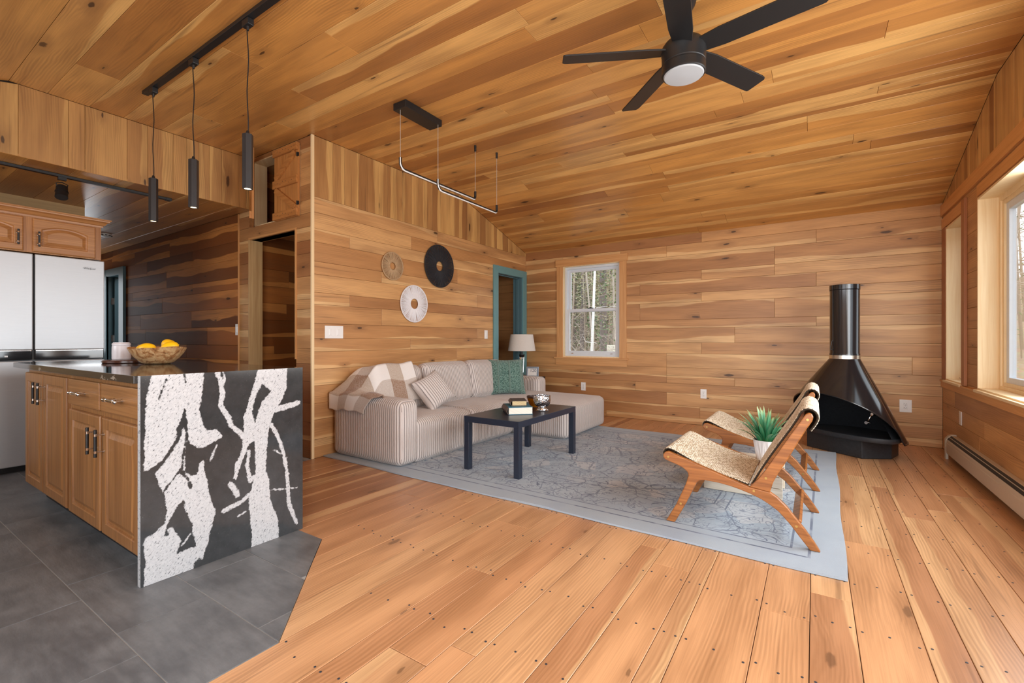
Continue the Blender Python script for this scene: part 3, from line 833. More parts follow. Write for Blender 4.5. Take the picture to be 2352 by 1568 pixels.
# ------------------------------------------------------------------ KITCHEN
def raised_panel(m, fn, u0, u1, v0, v1, d=.020, mg=.055, arch=0.0):
    """cabinet door: stiles and rails, a groove and a raised field; arch lifts the middle of the field's top edge"""
    def loop(g, dd, ar):
        pts = [(u0+g, v0+g), (u1-g, v0+g)]
        N = 10 if arch else 1
        top = v1-g
        for k in range(N+1):
            s = k/N
            pts.append((u1-g+(u0-u1+2*g)*s, top-ar*(2*s-1)**2))
        return [(a, b, dd) for a, b in pts]
    L = [loop(0, 0, 0), loop(0, d-.007, 0), loop(.003, d-.0022, 0), loop(.008, d, 0), loop(mg, d, arch), loop(mg+.004, d-.003, arch), loop(mg+.007, d-.011, arch), loop(mg+.016, d-.012, arch), loop(mg+.038, d-.002, arch), loop(mg+.040, d-.001, arch)]
    n = len(L[0])
    vs = [fn(*p) for lp in L for p in lp]
    fs = [(k*n+i, k*n+(i+1) % n, (k+1)*n+(i+1) % n, (k+1)*n+i) for k in range(len(L)-1) for i in range(n)]
    fs.append(tuple(range((len(L)-1)*n, len(L)*n)))
    m.add(vs, fs)
    return m

def bar_handle(parent, c, axis, out, ln=.135, black=True):
    """bar pull on two chrome posts; axis = bar direction, out = away from the door"""
    c, axis, out = Vector(c), Vector(axis), Vector(out)
    b = c+out*.034
    h = MB().cyl(b-axis*ln/2, b+axis*ln/2, .0068, n=14).build('handle', M_black if black else M_chrome, parent, smooth=True)
    for s in (-1, 1):
        m = MB()
        p = c+axis*(s*ln*.31)
        m.cyl(p, p+out*.034, .0038, n=10).cyl(p, p+out*.004, .008, n=12)
        q = b+axis*(s*ln*.31)
        m.cyl(q-axis*.006, q+axis*.006, .0082, n=14)
        if not black: m.sphere(b+axis*(s*ln*.5), .0095, n=12).cyl(b+axis*(s*ln*.31), b+axis*(s*ln*.5), .0072, n=12)
        m.build('handle_post', M_chrome, parent, smooth=True)

# island cabinets
YI = .815
fi = lambda a, b, d: (a, YI-d, b)
cabA = thing('base_cabinet', (-4.02, 1.16, 0), 'oak base cabinet of two tall doors at the far end of the island', 'cabinet', 'oak cabinets under the island')
MB().box(-4.49, -3.545, YI, 1.5, .10, .886).build('body', M_oak_z, cabA, bevel=.002)
MB().box(-4.42, -3.545, YI+.07, 1.5, 0, .10).build('toe_kick', M_black, cabA)
for a, b, hs in ((-4.485, -4.06, -4.105), (-4.045, -3.575, -4.0)):
    dr = raised_panel(MB(), fi, a, b, .115, .862).build('door', M_oak_z, cabA)
    bar_handle(dr, (hs, YI-.02, .745), (0, 0, 1), (0, -1, 0))
cabB = thing('base_cabinet', (-3.03, 1.16, 0), 'oak base cabinet with two drawers above two doors beside stone panel', 'cabinet', 'oak cabinets under the island')
MB().box(-3.543, -2.478, YI, 1.5, .10, .886).build('body', M_oak_z, cabB, bevel=.002)
MB().box(-3.543, -2.478, YI+.07, 1.5, 0, .10).build('toe_kick', M_black, cabB)
for a, b in ((-3.525, -3.02), (-2.985, -2.50)):
    dw = MB().bbox(a, b, YI-.022, YI-.001, .72, .862, .006, 2).build('drawer', M_oak_x, cabB)
    bar_handle(dw, ((a+b)/2, YI-.022, .795), (1, 0, 0), (0, -1, 0), .15, False)
for a, b, hs in ((-3.525, -3.02, -3.065), (-2.985, -2.50, -2.945)):
    dr = raised_panel(MB(), fi, a, b, .112, .692).build('door', M_oak_z, cabB)
    bar_handle(dr, (hs, YI-.02, .57), (0, 0, 1), (0, -1, 0))

# stone worktop with waterfall end
def stone_mat():
    t = NT('black_granite_white_veins')
    at = t.node('ShaderNodeAttribute'); at.attribute_name = 'vein'
    P = t.coord()
    n = t.noise(P, 70, 4, 0.65); n2 = t.noise(P, 18, 3, .6)
    diag = t.noise(t.vmath('MULTIPLY', P, (1, 1.0, 1.0)), 120, 3, 0.6)
    sd = t.math('ADD', at.outputs['Fac'], t.math('MULTIPLY', t.math('SUBTRACT', n, 0.5), 0.020))
    sd = t.math('ADD', sd, t.math('MULTIPLY', t.math('SUBTRACT', n2, 0.5), 0.016))
    m = t.step(sd, -0.002, 0.003)
    rx = t.node('ShaderNodeVectorRotate', rotation_type='X_AXIS'); t.l.new(P, rx.inputs['Vector']); rx.inputs['Angle'].default_value = 0.75
    fl = t.noise(t.vmath('MULTIPLY', rx.outputs[0], (1, 2.4, 0.9)), 72, 4, 0.65)
    fleck = t.step(fl, 0.56, 0.66)
    sp = t.step(t.noise(P, 260, 2, 0.5), 0.70, 0.80)
    dk = t.mix(n2, lin(38, 40, 42), lin(62, 64, 66)); dk = t.mix(t.math('MULTIPLY', sp, .6), dk, lin(150, 152, 155))
    wh = t.mix(diag, lin(164, 167, 172), lin(212, 213, 214)); wh = t.mix(t.math('MULTIPLY', fleck, .9), wh, lin(70, 73, 79))
    t.set(color=t.mix(m, dk, wh), rough=0.10, spec=0.5)
    return t.m
M_stone = stone_mat()
def stone_top():
    t = NT('polished_dark_granite')
    P = t.coord()
    v = t.noise(t.vmath('MULTIPLY', P, (1.0, 4.0, 2.0)), 3.0, 4, .6, 1.5)
    sp = t.step(t.noise(P, 240, 2), .68, .8)
    c = t.mix(t.step(v, .60, .66), lin(48, 46, 44), lin(150, 140, 128))
    c = t.mix(t.math('MULTIPLY', sp, .5), c, lin(140, 140, 140))
    t.set(color=c, rough=.07, spec=.6)
    return t.m
top = thing('worktop', (-3.55, 1.15, .89), 'dark polished granite island top with a white-veined waterfall end panel', 'worktop')
MB().box(-4.66, -2.4765, .768, 1.545, .888, .922).build('slab', stone_top(), top, bevel=.002)
def waterfall():
    x1, x0 = -2.445, -2.475
    y0, y1, z0, z1 = .782, 1.540, 0.0015, .922
    ny, nz = 150, 182
    gy, gz = np.meshgrid(np.linspace(y0, y1, ny+1), np.linspace(z0, z1, nz+1), indexing='ij')
    pts = np.stack([gy.ravel(), gz.ravel()], 1)
    def segd(p, a, b):
        a = np.array(a); b = np.array(b); ab = b-a
        h = np.clip(((p-a)@ab)/(ab@ab+1e-12), 0, 1)
        return np.linalg.norm(p-a-h[:, None]*ab, axis=1)
    def polysd(P):
        d = np.full(len(pts), 9.0); ins = np.zeros(len(pts), bool)
        for i in range(len(P)):
            a, b = P[i-1], P[i]
            d = np.minimum(d, segd(pts, a, b))
            c = ((a[1] > pts[:, 1]) != (b[1] > pts[:, 1])) & (pts[:, 0] < (b[0]-a[0])*(pts[:, 1]-a[1])/(b[1]-a[1]+1e-12)+a[0])
            ins ^= c
        return np.where(ins, d, -d)
    sd = np.full(len(pts), -9.0)
    for P in STONE_W: sd = np.maximum(sd, polysd(P))
    for P in STONE_H: sd = np.minimum(sd, -polysd(P))
    for L, w in STONE_D:
        for i in range(len(L)-1): sd = np.minimum(sd, segd(pts, L[i], L[i+1])-w/2)
    for L, w in STONE_S:
        for i in range(len(L)-1): sd = np.maximum(sd, w/2+.004-segd(pts, L[i], L[i+1])) if w > .011 else np.maximum(sd, np.minimum(w/2+.001-segd(pts, L[i], L[i+1]), .004))
    sd = np.clip(sd, -.06, .06)
    m = MB()
    m.v = [(x1, float(a), float(b)) for a, b in pts]
    m.f = [(i*(nz+1)+j, (i+1)*(nz+1)+j, (i+1)*(nz+1)+j+1, i*(nz+1)+j+1) for i in range(ny) for j in range(nz)]
    n0 = len(m.v)
    m.add([(x0, y0, z0), (x1, y0, z0), (x1, y0, z1), (x0, y0, z1)], [(0, 1, 2, 3)])
    m.add([(x0, y1, z0), (x1, y1, z0), (x1, y1, z1), (x0, y1, z1)], [(3, 2, 1, 0)])
    m.add([(x0, y0, z1), (x1, y0, z1), (x1, y1, z1), (x0, y1, z1)], [(0, 1, 2, 3)])
    m.add([(x0, y0, z0), (x0, y0, z1), (x0, y1, z1), (x0, y1, z0)], [(0, 1, 2, 3)])
    o = m.build('waterfall_panel', M_stone, top, fix=False)
    at = o.data.attributes.new('vein', 'FLOAT', 'POINT')
    vals = np.concatenate([sd, np.array([.03, .03, .03, .03, -.05, -.05, -.05, -.05, .02, .02, -.05, -.05]+[-.05]*4)])
    at.data.foreach_set('value', vals.astype(np.float32))
waterfall()

# things on the island
brd = MB().lathe([(.0001, 0), (.138, 0), (.143, .004), (.143, .016), (.138, .020), (.0001, .020)], (-3.97, 1.205, .9225), 48).build('serving_board', board_wood('dark_walnut', lin(92, 56, 42), lin(58, 34, 26), .25, 0, 60), smooth=True)
tag(brd, 'round dark walnut serving board on the island beside the bowl', 'board')
jar = thing('candle_jar', (-4.06, 1.190, .943), 'white lidded jar with a honeycomb-textured base on the round board', 'jar')
M_cer = plain('white_ceramic', lin(226, 222, 226), .3, vary=.02)
def hexj(t, z):
    return 1+(.022*max(0, math.sin(z*260+ (t*14 % (2*PI))))*max(0, math.sin(t*28)) if .004 < z < .062 else 0)
prof = [(.0001, 0), (.049, 0), (.052, .004)]+[(.052, .004+.058*k/12) for k in range(1, 13)]+[(.052, .066), (.051, .092), (.049, .097), (.0001, .097)]
MB().lathe(prof, (-4.06, 1.190, .943), 84, rfun=hexj).build('jar_body', M_cer, jar, smooth=True)
MB().lathe([(.0001, .097), (.048, .097), (.0515, .100), (.0515, .110), (.048, .113), (.045, .115), (.045, .119), (.0001, .119)], (-4.06, 1.190, .943), 48).build('lid', M_cer, jar, smooth=True)
def burl():
    t = NT('burl_root_wood')
    P = t.coord()
    n = t.noise(P, 14, 6, .62, 2.2); n2 = t.noise(P, 38, 4, .6, 1.5)
    c = t.ramp(n, [(.25, lin(96, 62, 40)), (.42, lin(168, 116, 72)), (.55, lin(206, 170, 124)), (.75, lin(178, 112, 60))])
    c = t.mix(t.math('MULTIPLY', t.step(n2, .58, .68), .55), c, lin(84, 54, 38))
    t.set(color=c, rough=.35); t.bump(n2, .2, .004)
    return t.m
bowl = MB()
cb = (-3.60, 1.245, .923)
rim = lambda t: 1+.015*math.sin(3*t+.5)+.01*math.sin(7*t)
N = 64; prof = [(.0001, 0), (.066, 0), (.088, .011), (.118, .040), (.141, .074), (.156, .106), (.151, .107), (.134, .076), (.111, .046), (.080, .020), (.0001, .012)]
def bowlz(p, t): return p
vs = []
for i in range(N):
    t = 2*PI*i/N
    for (r, z) in prof:
        zz_ = z*(1+.05*math.sin(2*t+1.1)+.02*math.sin(5*t)) if z > .06 else z
        rr = r*(1+.03*math.sin(2*t+.4)+.012*math.sin(5*t))
        vs.append((cb[0]+rr*math.cos(t), cb[1]+rr*math.sin(t), cb[2]+zz_))
k = len(prof)
bowl.add(vs, [(i*k+j, ((i+1) % N)*k+j, ((i+1) % N)*k+j+1, i*k+j+1) for i in range(N) for j in range(k-1)])
tag(bowl.build('fruit_bowl', burl(), smooth=True), 'carved burl wood bowl full of lemons on the island top', 'bowl')
def lemon_mat():
    t = NT('lemon_peel'); P = t.coord()
    n = t.noise(P, 9, 2); v = t.noise(P, 190, 2)
    t.set(color=t.mix(n, lin(250, 186, 10), lin(255, 208, 30)), rough=.38); t.bump(v, .25, .002)
    return t.m
M_lemon = lemon_mat(); M_stem = plain('lemon_stem', lin(120, 110, 50), .6)
def lemon(name, loc, rot, sc_, label):
    e = thing(name, loc, label, 'lemon', 'lemons in the burl bowl')
    pr = []
    for q in range(17):
        s = q/16; z = -.052+.104*s
        r = .036*math.sqrt(max(0, 1-(2*s-1)**2))**.9
        if s > .9: r = max(r*.9, .008*(1-s)/.1+.0005)
        if s < .06: r = max(r, .0035)
        pr.append((max(r, .0002), z+(.006 if s == 1 else 0)))
    m = Matrix.Translation(loc) @ rot.to_matrix().to_4x4() @ Matrix.Scale(sc_, 4)
    MB().lathe(pr, n=28, m=m).build('peel', M_lemon, e, smooth='all')
    MB().lathe([(.0001, -.0555), (.0045, -.055), (.005, -.051), (.0001, -.050)], n=10, m=m).build('stem', M_stem, e)
from mathutils import Euler
fwd = Vector((-.549, .836, 0)); rgt = Vector((.836, .549, 0))
def onb(r_, f_, z): p = Vector(cb)+rgt*r_+fwd*f_; return (p.x, p.y, cb[2]+z)
lemon('lemon', onb(-.030, -.050, .100), Euler((PI/2, .15, math.radians(-50))), 0.98, 'lemon lying at the front of the bowl, stem end to the right')
lemon('lemon', onb(-.085, -.012, .090), Euler((1.2, .2, math.radians(30))), .9, 'lemon low at the left rim of the bowl, half hidden')
lemon('lemon', onb(.035, .055, .122), Euler((1.15, .3, math.radians(-70))), 0.98, 'lemon highest at the back of the bowl')
lemon('lemon', onb(.082, -.005, .108), Euler((1.9, .1, math.radians(-15))), 0.98, 'lemon at the right rim of the bowl, nose pointing up')
lemon('lemon', onb(.0, .0, .052), Euler((1.5, 0, 1)), .9, 'lemon at the bottom of the bowl under the others')

# refrigerator
def steel():
    t = NT('brushed_steel'); P = t.coord()
    n = t.noise(t.vmath('MULTIPLY', P, (1, 3, 260)), 2.0, 3, .6)
    t.set(color=t.mix(n, lin(176, 178, 181), lin(192, 194, 196)), rough=t.math('MULTIPLY_ADD', n, .08, .38), metal=.62)
    t.bump(n, .05, .001)
    return t.m
M_steel = steel()
XFR = -5.39
fridge = thing('refrigerator', (-5.75, 1.006, 0), 'brushed steel four-door refrigerator under the short oak cabinet', 'refrigerator')
MB().box(-6.15, XFR-.055, .556, 1.456, .045, 1.785).build('body', plain('fridge_grey_side', lin(120, 122, 124), .4), fridge)
MB().box(-6.1, XFR-.07, .57, 1.44, 0, .046).build('kick_plate', M_black, fridge)
for a, b in ((.556, 1.000), (1.012, 1.458)):
    dd = MB().bbox(XFR-.052, XFR, a, b, .997, 1.79, .006, 2).build('door', M_steel, fridge)
    MB().bbox(XFR-.050, XFR-.012, a+.002, b-.002, .914, .996, .004, 1).build('handle_recess', plain('gloss_black_recess', (.015, .015, .017, 1), .08, spec=.8), dd)
    MB().bbox(XFR-.030, XFR-.004, a+.006, b-.006, .984, .996, .003, 2).build('handle', M_chrome, dd)
    MB().bbox(XFR-.052, XFR, a, b, .055, .905, .006, 2).build('door', M_steel, fridge)
fc = bpy.data.curves.new('logo', 'FONT'); fc.body = 'Whirlpool'; fc.size = .0205; fc.extrude = .0006; fc.space_character = .92; fc.shear = .12
fc.materials.append(plain('logo_grey', lin(52, 54, 58), .35))
fo = text_mesh('logo', fc)
fo.matrix_world = Matrix(((0, 0, 1, XFR+.0012), (1, 0, 0, 1.3150), (0, 1, 0, 1.706), (0, 0, 0, 1)))
fo.parent = fridge; fo.matrix_parent_inverse = parent_world(fridge).inverted()
sw = [(XFR+.0012, 1.352+.042*math.cos(.3+4.9*k/24), 1.714+.0095*math.sin(.3+4.9*k/24)) for k in range(25)]
MB().tube(sw, [.0001+.0005*math.sin(PI*k/24) for k in range(25)], 6).build('logo_swoosh', fc.materials[0], fridge)
for a, b in ((.842, .860), (.80, .815)): MB().box(XFR-.0121, XFR-.0110, a, b, .947, .952).box(XFR-.0121, XFR-.0110, a, b, .940, .9475).build('control_mark', M_white, fridge)

ucab = thing('wall_cabinet', (-5.8, 1.0, 1.8), 'honey oak arched-door cabinet above the refrigerator', 'cabinet')
XU = -5.43
fu = lambda a, b, d: (XU+d, a, b)
MB().box(-6.15, XU, .2, 1.445, 1.803, 2.12).build('body', M_loak_z, ucab, bevel=.002)
for a, b, hs in ((.535, .950, .915), (1.003, 1.402, 1.035)):
    dr = raised_panel(MB(), fu, a, b, 1.812, 2.090, .020, .05, .035).build('door', M_loak_y, ucab)
    bar_handle(dr, (XU+.02, hs, 1.915), (0, 0, 1), (1, 0, 0), .125)
cr = [(0, 2.098), (.010, 2.098), (.012, 2.112), (.022, 2.118), (.034, 2.136), (.050, 2.146), (.052, 2.156), (.060, 2.158), (.060, 2.168), (0, 2.168)]
m = MB()
m.prism(cr, lambda a, b, d: (XU+a, d+a if d > 1 else d, b), .2, 1.445)
m.prism(cr, lambda a, b, d: (d+(a if d > -5.5 else 0), 1.445+a, b), -6.1, XU)
m.build('crown_moulding', M_loak_y, ucab)

# ceiling track with a spot lamp over the kitchen
tr = thing('track_light', (-5.08, 1.2, ZK), 'black track with one spot lamp under the low kitchen ceiling', 'lamp')
MB().box(-5.108, -5.072, YF+.1, 1.853, ZK-.022, ZK-.001).build('rail', M_black, tr, bevel=.002)
MB().box(-5.112, -5.068, 1.82, 1.865, ZK-.026, ZK-.001).build('end_cap', M_black, tr, bevel=.002)
sp = MB().box(-5.105, -5.075, 1.085, 1.135, ZK-.045, ZK-.02)
sp.tube([(-5.09, 1.085, ZK-.13), (-5.09, 1.075, ZK-.075), (-5.09, 1.11, ZK-.062), (-5.09, 1.145, ZK-.075), (-5.09, 1.135, ZK-.13)], .004, 8)
sp.build('yoke', M_black, tr, smooth=True)
MB().cyl((-5.100, 1.112, ZK-.098), (-5.06, 1.10, ZK-.190), .036, .040, 24).build('lamp_head', M_black, tr, smooth=True)
MB().cyl((-5.082, 1.1065, ZK-.139), (-5.080, 1.106, ZK-.145), .0415, .0415, 24).build('lamp_ring', M_black, tr, smooth=True)
sm = MB().lathe([(.0001, 0), (.07, 0), (.07, -.012), (.066, -.03), (.05, -.036), (.0001, -.036)], (-7.48, 2.02, ZK-.001), 32).build('smoke_detector', M_white, smooth=True)
tag(sm, 'round white smoke detector on the hall ceiling', 'detector')
for k in range(12):
    t = 2*PI*k/12
    o = MB(); o.box(-7.48+.0695*math.cos(t)-.004, -7.48+.0695*math.cos(t)+.004, 2.02+.0695*math.sin(t)-.012, 2.02+.0695*math.sin(t)+.012, ZK-.026, ZK-.016); o.build('vent_slot', M_slot, sm)

# ------------------------------------------------------------------ CEILING LIGHTS AND FAN
tk = tag(MB().box(-4.20, -1.6, 1.352, 1.392, ZC-.024, ZC-.0005).build('track_rail', M_black, bevel=.002), 'long black ceiling track that carries three pendant lamps', 'track')
def pendant(x, y, label, zb=1.945, zt=2.258):
    e = thing('pendant_lamp', (x, y, ZC-.024), label, 'lamp', 'pendant lamps over the island')
    MB().box(x-.035, x+.035, y-.018, y+.018, ZC-.062, ZC-.0245).build('track_adapter', M_black, e, bevel=.003)
    MB().cyl((x, y, ZC-.062), (x, y, ZC-.085), .010, .006, 12).tube([(x+.003*math.sin(k*1.1), y+.003*math.cos(k*.9), zt+.02+(ZC-.08-zt-.02)*k/10) for k in range(11)], .0032, 6).build('cord', M_black, e, smooth=True)
    MB().cyl((x, y, zt), (x, y, zt+.022), .012, .007, 14).build('cap', M_black, e, smooth=True)
    m = Matrix.Translation((x, y, 0)) @ Matrix.Rotation(.25, 4, 'Z')
    b = MB(); r = .0285
    for k in range(6):
        a0, a1 = 2*PI*k/6, 2*PI*(k+1)/6
        p = [m @ Vector((r*math.cos(t), r*math.sin(t), z)) for t in (a0, a1) for z in (zb, zt)]
        q = [m @ Vector((.021*math.cos(t), .021*math.sin(t), zb)) for t in (a0, a1)]
        b.add([p[0], p[2], p[3], p[1]], [(0, 1, 2, 3)])
        b.add([p[0], p[2], q[1], q[0]], [(3, 2, 1, 0)])
    b.add([m @ Vector((r*math.cos(2*PI*k/6), r*math.sin(2*PI*k/6), zt)) for k in range(6)], [tuple(range(6))])
    b.build('shade', plain('charcoal_metal', (.020, .022, .026, 1), .38), e)
    MB().cyl((x, y, zb+.004), (x, y, zb+.012), .0215, .0215, 18).build('bulb', M_led, e)
pendant(-4.04, 1.370, 'black six-sided pendant lamp nearest the kitchen, leftmost of three')
pendant(-3.40, 1.372, 'black six-sided pendant lamp in the middle of the three')
pendant(-2.72, 1.374, 'black six-sided pendant lamp beside the barn-door cupboard, rightmost of three')

ll = thing('linear_lamp', (-2.70, 2.72, ZC), 'black ceiling lamp with two slim bent light tubes on wires', 'lamp')
MB().bbox(-2.775, -2.635, 2.515, 2.930, ZC-.055, ZC-.0005, .003, 1).build('canopy', M_black, ll)
M_tube = plain('frosted_tube_strip', lin(226, 228, 228), .4, vary=.01)
def bent(x, y0, y1, z, h0, h1):
    pts = []
    r = .05
    pts.append((x, y0, z+h0))
    for k in range(7):
        a = PI+PI/2*k/6
        pts.append((x, y0+r+r*math.cos(a), z+r+r*math.sin(a)))
    r = .03
    for k in range(7):
        a = -PI/2+PI/2*k/6
        pts.append((x, y1-r+r*math.cos(a), z+r+r*math.sin(a)))
    pts.append((x, y1, z+h1))
    return pts
for x, y0, y1, z in ((-2.715, 2.535, 3.49, 2.425), (-2.640, 2.885, 3.74, 2.342)):
    p = bent(x, y0, y1, z, .085, .075)
    MB().tube(p, .0115, 12).build('light_tube', M_black, ll, smooth=True)
    q = [Vector(a)+Vector((.0035, -.0035 if i < 6 else 0, -.0060 if i > 4 else -.002 if i > 1 else 0)) for i, a in enumerate(p[:-4])]
    MB().tube(q, .0070, 10).build('diffuser', M_tube, ll, smooth=True)
    for ya, zb_ in ((y0, ZC-.05), (y1, ZC-.002)): MB().cyl((x, ya, z+.07), (x, ya, zb_), .0016, n=6).build('wire', plain('grey_wire', (.5, .48, .44, 1), .4), ll)
    MB().cyl((x, y1, ZC-.055), (x, y1, ZC-.0005), .011, n=14).build('ceiling_plug', M_black, ll, smooth=True)

fan = thing('ceiling_fan', (-.593, 2.60, ZC), 'black five-blade ceiling fan with a round white light', 'fan')
fx, fy = -.593, 2.60
MB().lathe([(.0001, ZC-.001), (.068, ZC-.001), (.068, ZC-.02), (.060, ZC-.05), (.040, ZC-.085), (.028, ZC-.10), (.0001, ZC-.10)], (fx, fy, 0), 36).build('canopy', M_black, fan, smooth=True)
MB().cyl((fx, fy, ZC-.22), (fx, fy, ZC-.09), .0135, n=16).lathe([(.0001, 0), (.024, 0), (.024, .03), (.014, .05)], (fx, fy, ZC-.245), 20).build('downrod', M_black, fan, smooth=True)
MB().lathe([(.0001, 2.705), (.06, 2.700), (.100, 2.685), (.114, 2.665), (.117, 2.640), (.114, 2.628), (.113, 2.575), (.1105, 2.572), (.1105, 2.567), (.113, 2.564), (.113, 2.522), (.108, 2.518), (.103, 2.518), (.103, 2.525), (.0001, 2.526)], (fx, fy, 0), 56).build('motor_housing', M_black, fan, smooth=True)
MB().lathe([(.103, 2.524), (.1035, 2.516), (.099, 2.511), (.08, 2.5085), (.0001, 2.506)], (fx, fy, 0), 48).build('light_lens', M_lens, fan, smooth=True)
for k in range(5):
    a = math.radians(207+72*k)
    m = Matrix.Translation((fx, fy, 2.645)) @ Matrix.Rotation(a, 4, 'Z') @ Matrix.Rotation(math.radians(-13), 4, 'X')
    out = [(.10, -.050), (.20, -.062), (.62, -.064), (.645, -.060), (.655, -.048), (.650, .052), (.640, .060), (.62, .062), (.20, .060), (.10, .050)]
    MB().prism(out, lambda p, q, d: m @ Vector((p, q, d)), -.004, .004).build('blade', M_black, fan, bevel=.0015)

# ------------------------------------------------------------------ PILLAR CUPBOARD (two small barn doors)
M_bd = board_wood('barn_door_board', lin(206, 146, 84), lin(164, 106, 54), .45, 2, 90)
M_bb = board_wood('barn_door_batten', lin(202, 140, 78), lin(158, 100, 50), .45, 0, 90)
def barn_door(hx, sgn, ang, w, z0, z1, label):
    """built with the hinge at local x=0, door along +x*sgn, face towards -y"""
    root = thing('cupboard_door', (hx, YP-.004, z0), label, 'door', 'barn doors of the loft cupboard', ang)
    W = Matrix.Translation((hx, YP-.004, 0)) @ Matrix.Rotation(ang, 4, 'Z')
    e = [0, .095, .20, .29, w]
    T = lambda x0, x1, y0, y1, za, zb: [min(sgn*x0, sgn*x1), max(sgn*x0, sgn*x1), y0, y1, za, zb]
    for k in range(4):
        MB().bbox(*T(e[k]+.0008, e[k+1]-.0008, -.020, 0, z0, z1), .0012, 1, W).build('plank', M_bd, root)
    def batten(p, q, bw):
        p = Vector(p); q = Vector(q); d = (q-p).normalized(); n = Vector((-d.y, d.x))*bw/2
        poly = [p-n, q-n, q+n, p+n]
        poly = [(a.x*sgn, a.y) for a in poly]
        if sgn < 0: poly.reverse()
        MB().prism(poly, lambda a, b, dd: W @ Vector((a, -.020-dd, b)), 0, .020).build('batten', M_bb, root, bevel=.0012)
    zm = (z0+z1)/2
    batten((-.004, z1-.036), (w, z1-.036), .068); batten((-.004, zm), (w, zm), .075); batten((-.004, z0+.036), (w, z0+.036), .068)
    batten((.03, z1-.082), (w-.04, zm+.050), .055); batten((w-.04, zm-.05), (.03, z0+.082), .055)
    for z in (z1-.115, z0+.115):
        MB().box(*T(-.018, .012, -.030, -.019, z-.016, z+.016), W).cyl(W @ Vector((-.002*sgn, -.032, z-.018)), W @ Vector((-.002*sgn, -.032, z+.018)), .005, n=8).build('hinge', M_black, root)
    nl = MB()
    for z in (z1-.036, zm, z0+.036):
        for x in (.03, .07, .12, .17, .22, .26, .31, .36): nl.sphere(W @ Vector((sgn*x, -.0402, z+.014*math.sin(x*90))), .003, n=6)
    s = nl.build('nail_heads', M_slot, root); s['kind'] = 'stuff'
    return root
barn_door(-3.982, -1, 0.0, .395, 2.228, 2.905, 'small plank barn door, closed one beside the corner post')
barn_door(-4.795, 1, -.47, .395, 2.228, 2.905, 'small plank barn door standing ajar behind the right pendant')
MB().box(-4.803, -4.787, YP+.001, YP+.13, 2.238, 2.895).box(-3.998, -3.982, YP+.001, YP+.13, 2.238, 2.895).box(-4.80, -3.985, YP+.001, YP+.13, 2.228, 2.244).box(-4.80, -3.985, YP+.001, YP+.13, 2.885, 2.897).build('jamb', M_pine_z, wall_hall)
MB().box(-4.62, -4.56, YP+.3, YP+.34, 2.20, 2.9).build('stud', M_pine_z, wall_hall)

# ------------------------------------------------------------------ WALL DISCS
def wall_disc(cy, cz, r, hole, mat, label, spokes, rodr, dens_rim=.006):
    e = thing('wall_disc', (XL, cy, cz), label, 'wall decoration', 'round wall decorations above the sofa')
    rr = random.Random(int(cy*1000))
    ringpts = lambda q, d: [(XL+d, cy+q*math.cos(2*PI*k/72), cz+q*math.sin(2*PI*k/72)) for k in range(72)]
    MB().tube(ringpts(r-.006, .016), .0065, 8, True).build('outer_hoop', mat, e, smooth=True)
    MB().tube(ringpts(hole, .016), .005, 8, True).build('inner_hoop', mat, e, smooth=True)
    m = MB()
    for k in range(spokes):
        a = 2*PI*(k+rr.uniform(-.2, .2))/spokes
        a2 = a+rr.uniform(-.10, .10)*.25
        c, s = math.cos(a), math.sin(a)
        d = .016+rr.uniform(-.004, .006)
        m.cyl((XL+.017, cy+hole*math.cos(a2), cz+hole*math.sin(a2)), (XL+d, cy+(r-.006)*c, cz+(r-.006)*s), rodr*1.0, rodr, 5, False)
    o = m.build('cord_spokes', mat, e, smooth=True); o['kind'] = 'stuff'
def jute(n, a, b): 
    t = NT(n); P = t.coord(); q = t.noise(P, 120, 3)
    t.set(color=t.mix(q, a, b), rough=.85); return t.m
wall_disc(3.425, 1.872, .152, .044, jute('jute_cord', lin(150, 118, 84), lin(206, 178, 140)), 'small brown jute cord disc, leftmost of the three on the wall', 110, .0026)
wall_disc(4.165, 1.968, .258, .062, jute('black_cord', (.008, .008, .010, 1), (.03, .03, .036, 1)), 'large black cord disc, nearest the teal doorway', 190, .0034)
wall_disc(3.745, 1.487, .212, .062, jute('white_cord', lin(216, 214, 218), lin(246, 246, 248)), 'white cord disc, lowest of the three on the wall', 150, .0031)

# ------------------------------------------------------------------ SWITCHES AND OUTLETS
def plate(c, U, N, w, h, kind, label, cat, group=None):
    c, U, N = Vector(c), Vector(U), Vector(N)
    V = Vector((0, 0, 1))
    M = Matrix(((U.x, V.x, N.x, c.x), (U.y, V.y, N.y, c.y), (U.z, V.z, N.z, c.z), (0, 0, 0, 1)))
    e = thing('outlet' if cat == 'outlet' else 'light_switch', c, label, cat, group)
    MB().bbox(-w/2, w/2, -h/2, h/2, 0, .0055, .0022, 2, M).build('cover_plate', M_white, e)
    if kind == 'outlet':
        for s in (-1, 1):
            z = s*.0195
            MB().bbox(-.0165, .0165, z-.014, z+.014, .004, .0085, .004, 2, M).build('socket', M_white, e)
            MB().box(-.0075, -.0055, z-.002, z+.007, .0082, .0088, M).box(.0055, .0075, z-.002, z+.007, .0082, .0088, M).cyl(M @ Vector((0, z-.0075, .0082)), M @ Vector((0, z-.0075, .0088)), .0024, n=8).build('slots', M_slot, e)
        MB().cyl(M @ Vector((0, 0, .005)), M @ Vector((0, 0, .0064)), .003, n=10).build('screw', M_chrome, e)
    else:
        xs = [0] if kind == 'single' else [-.042, .042] if kind == 'double' else []
        for x in xs:
            MB().bbox(x-.017, x+.017, -.034, .034, .003, .0075, .0015, 1, M).build('rocker_frame', M_white, e)
            MB().bbox(x-.012, x+.012, -.028, .028, .005, .0105, .003, 1, M).build('rocker', M_white, e)
BO = (0, -1, 0)
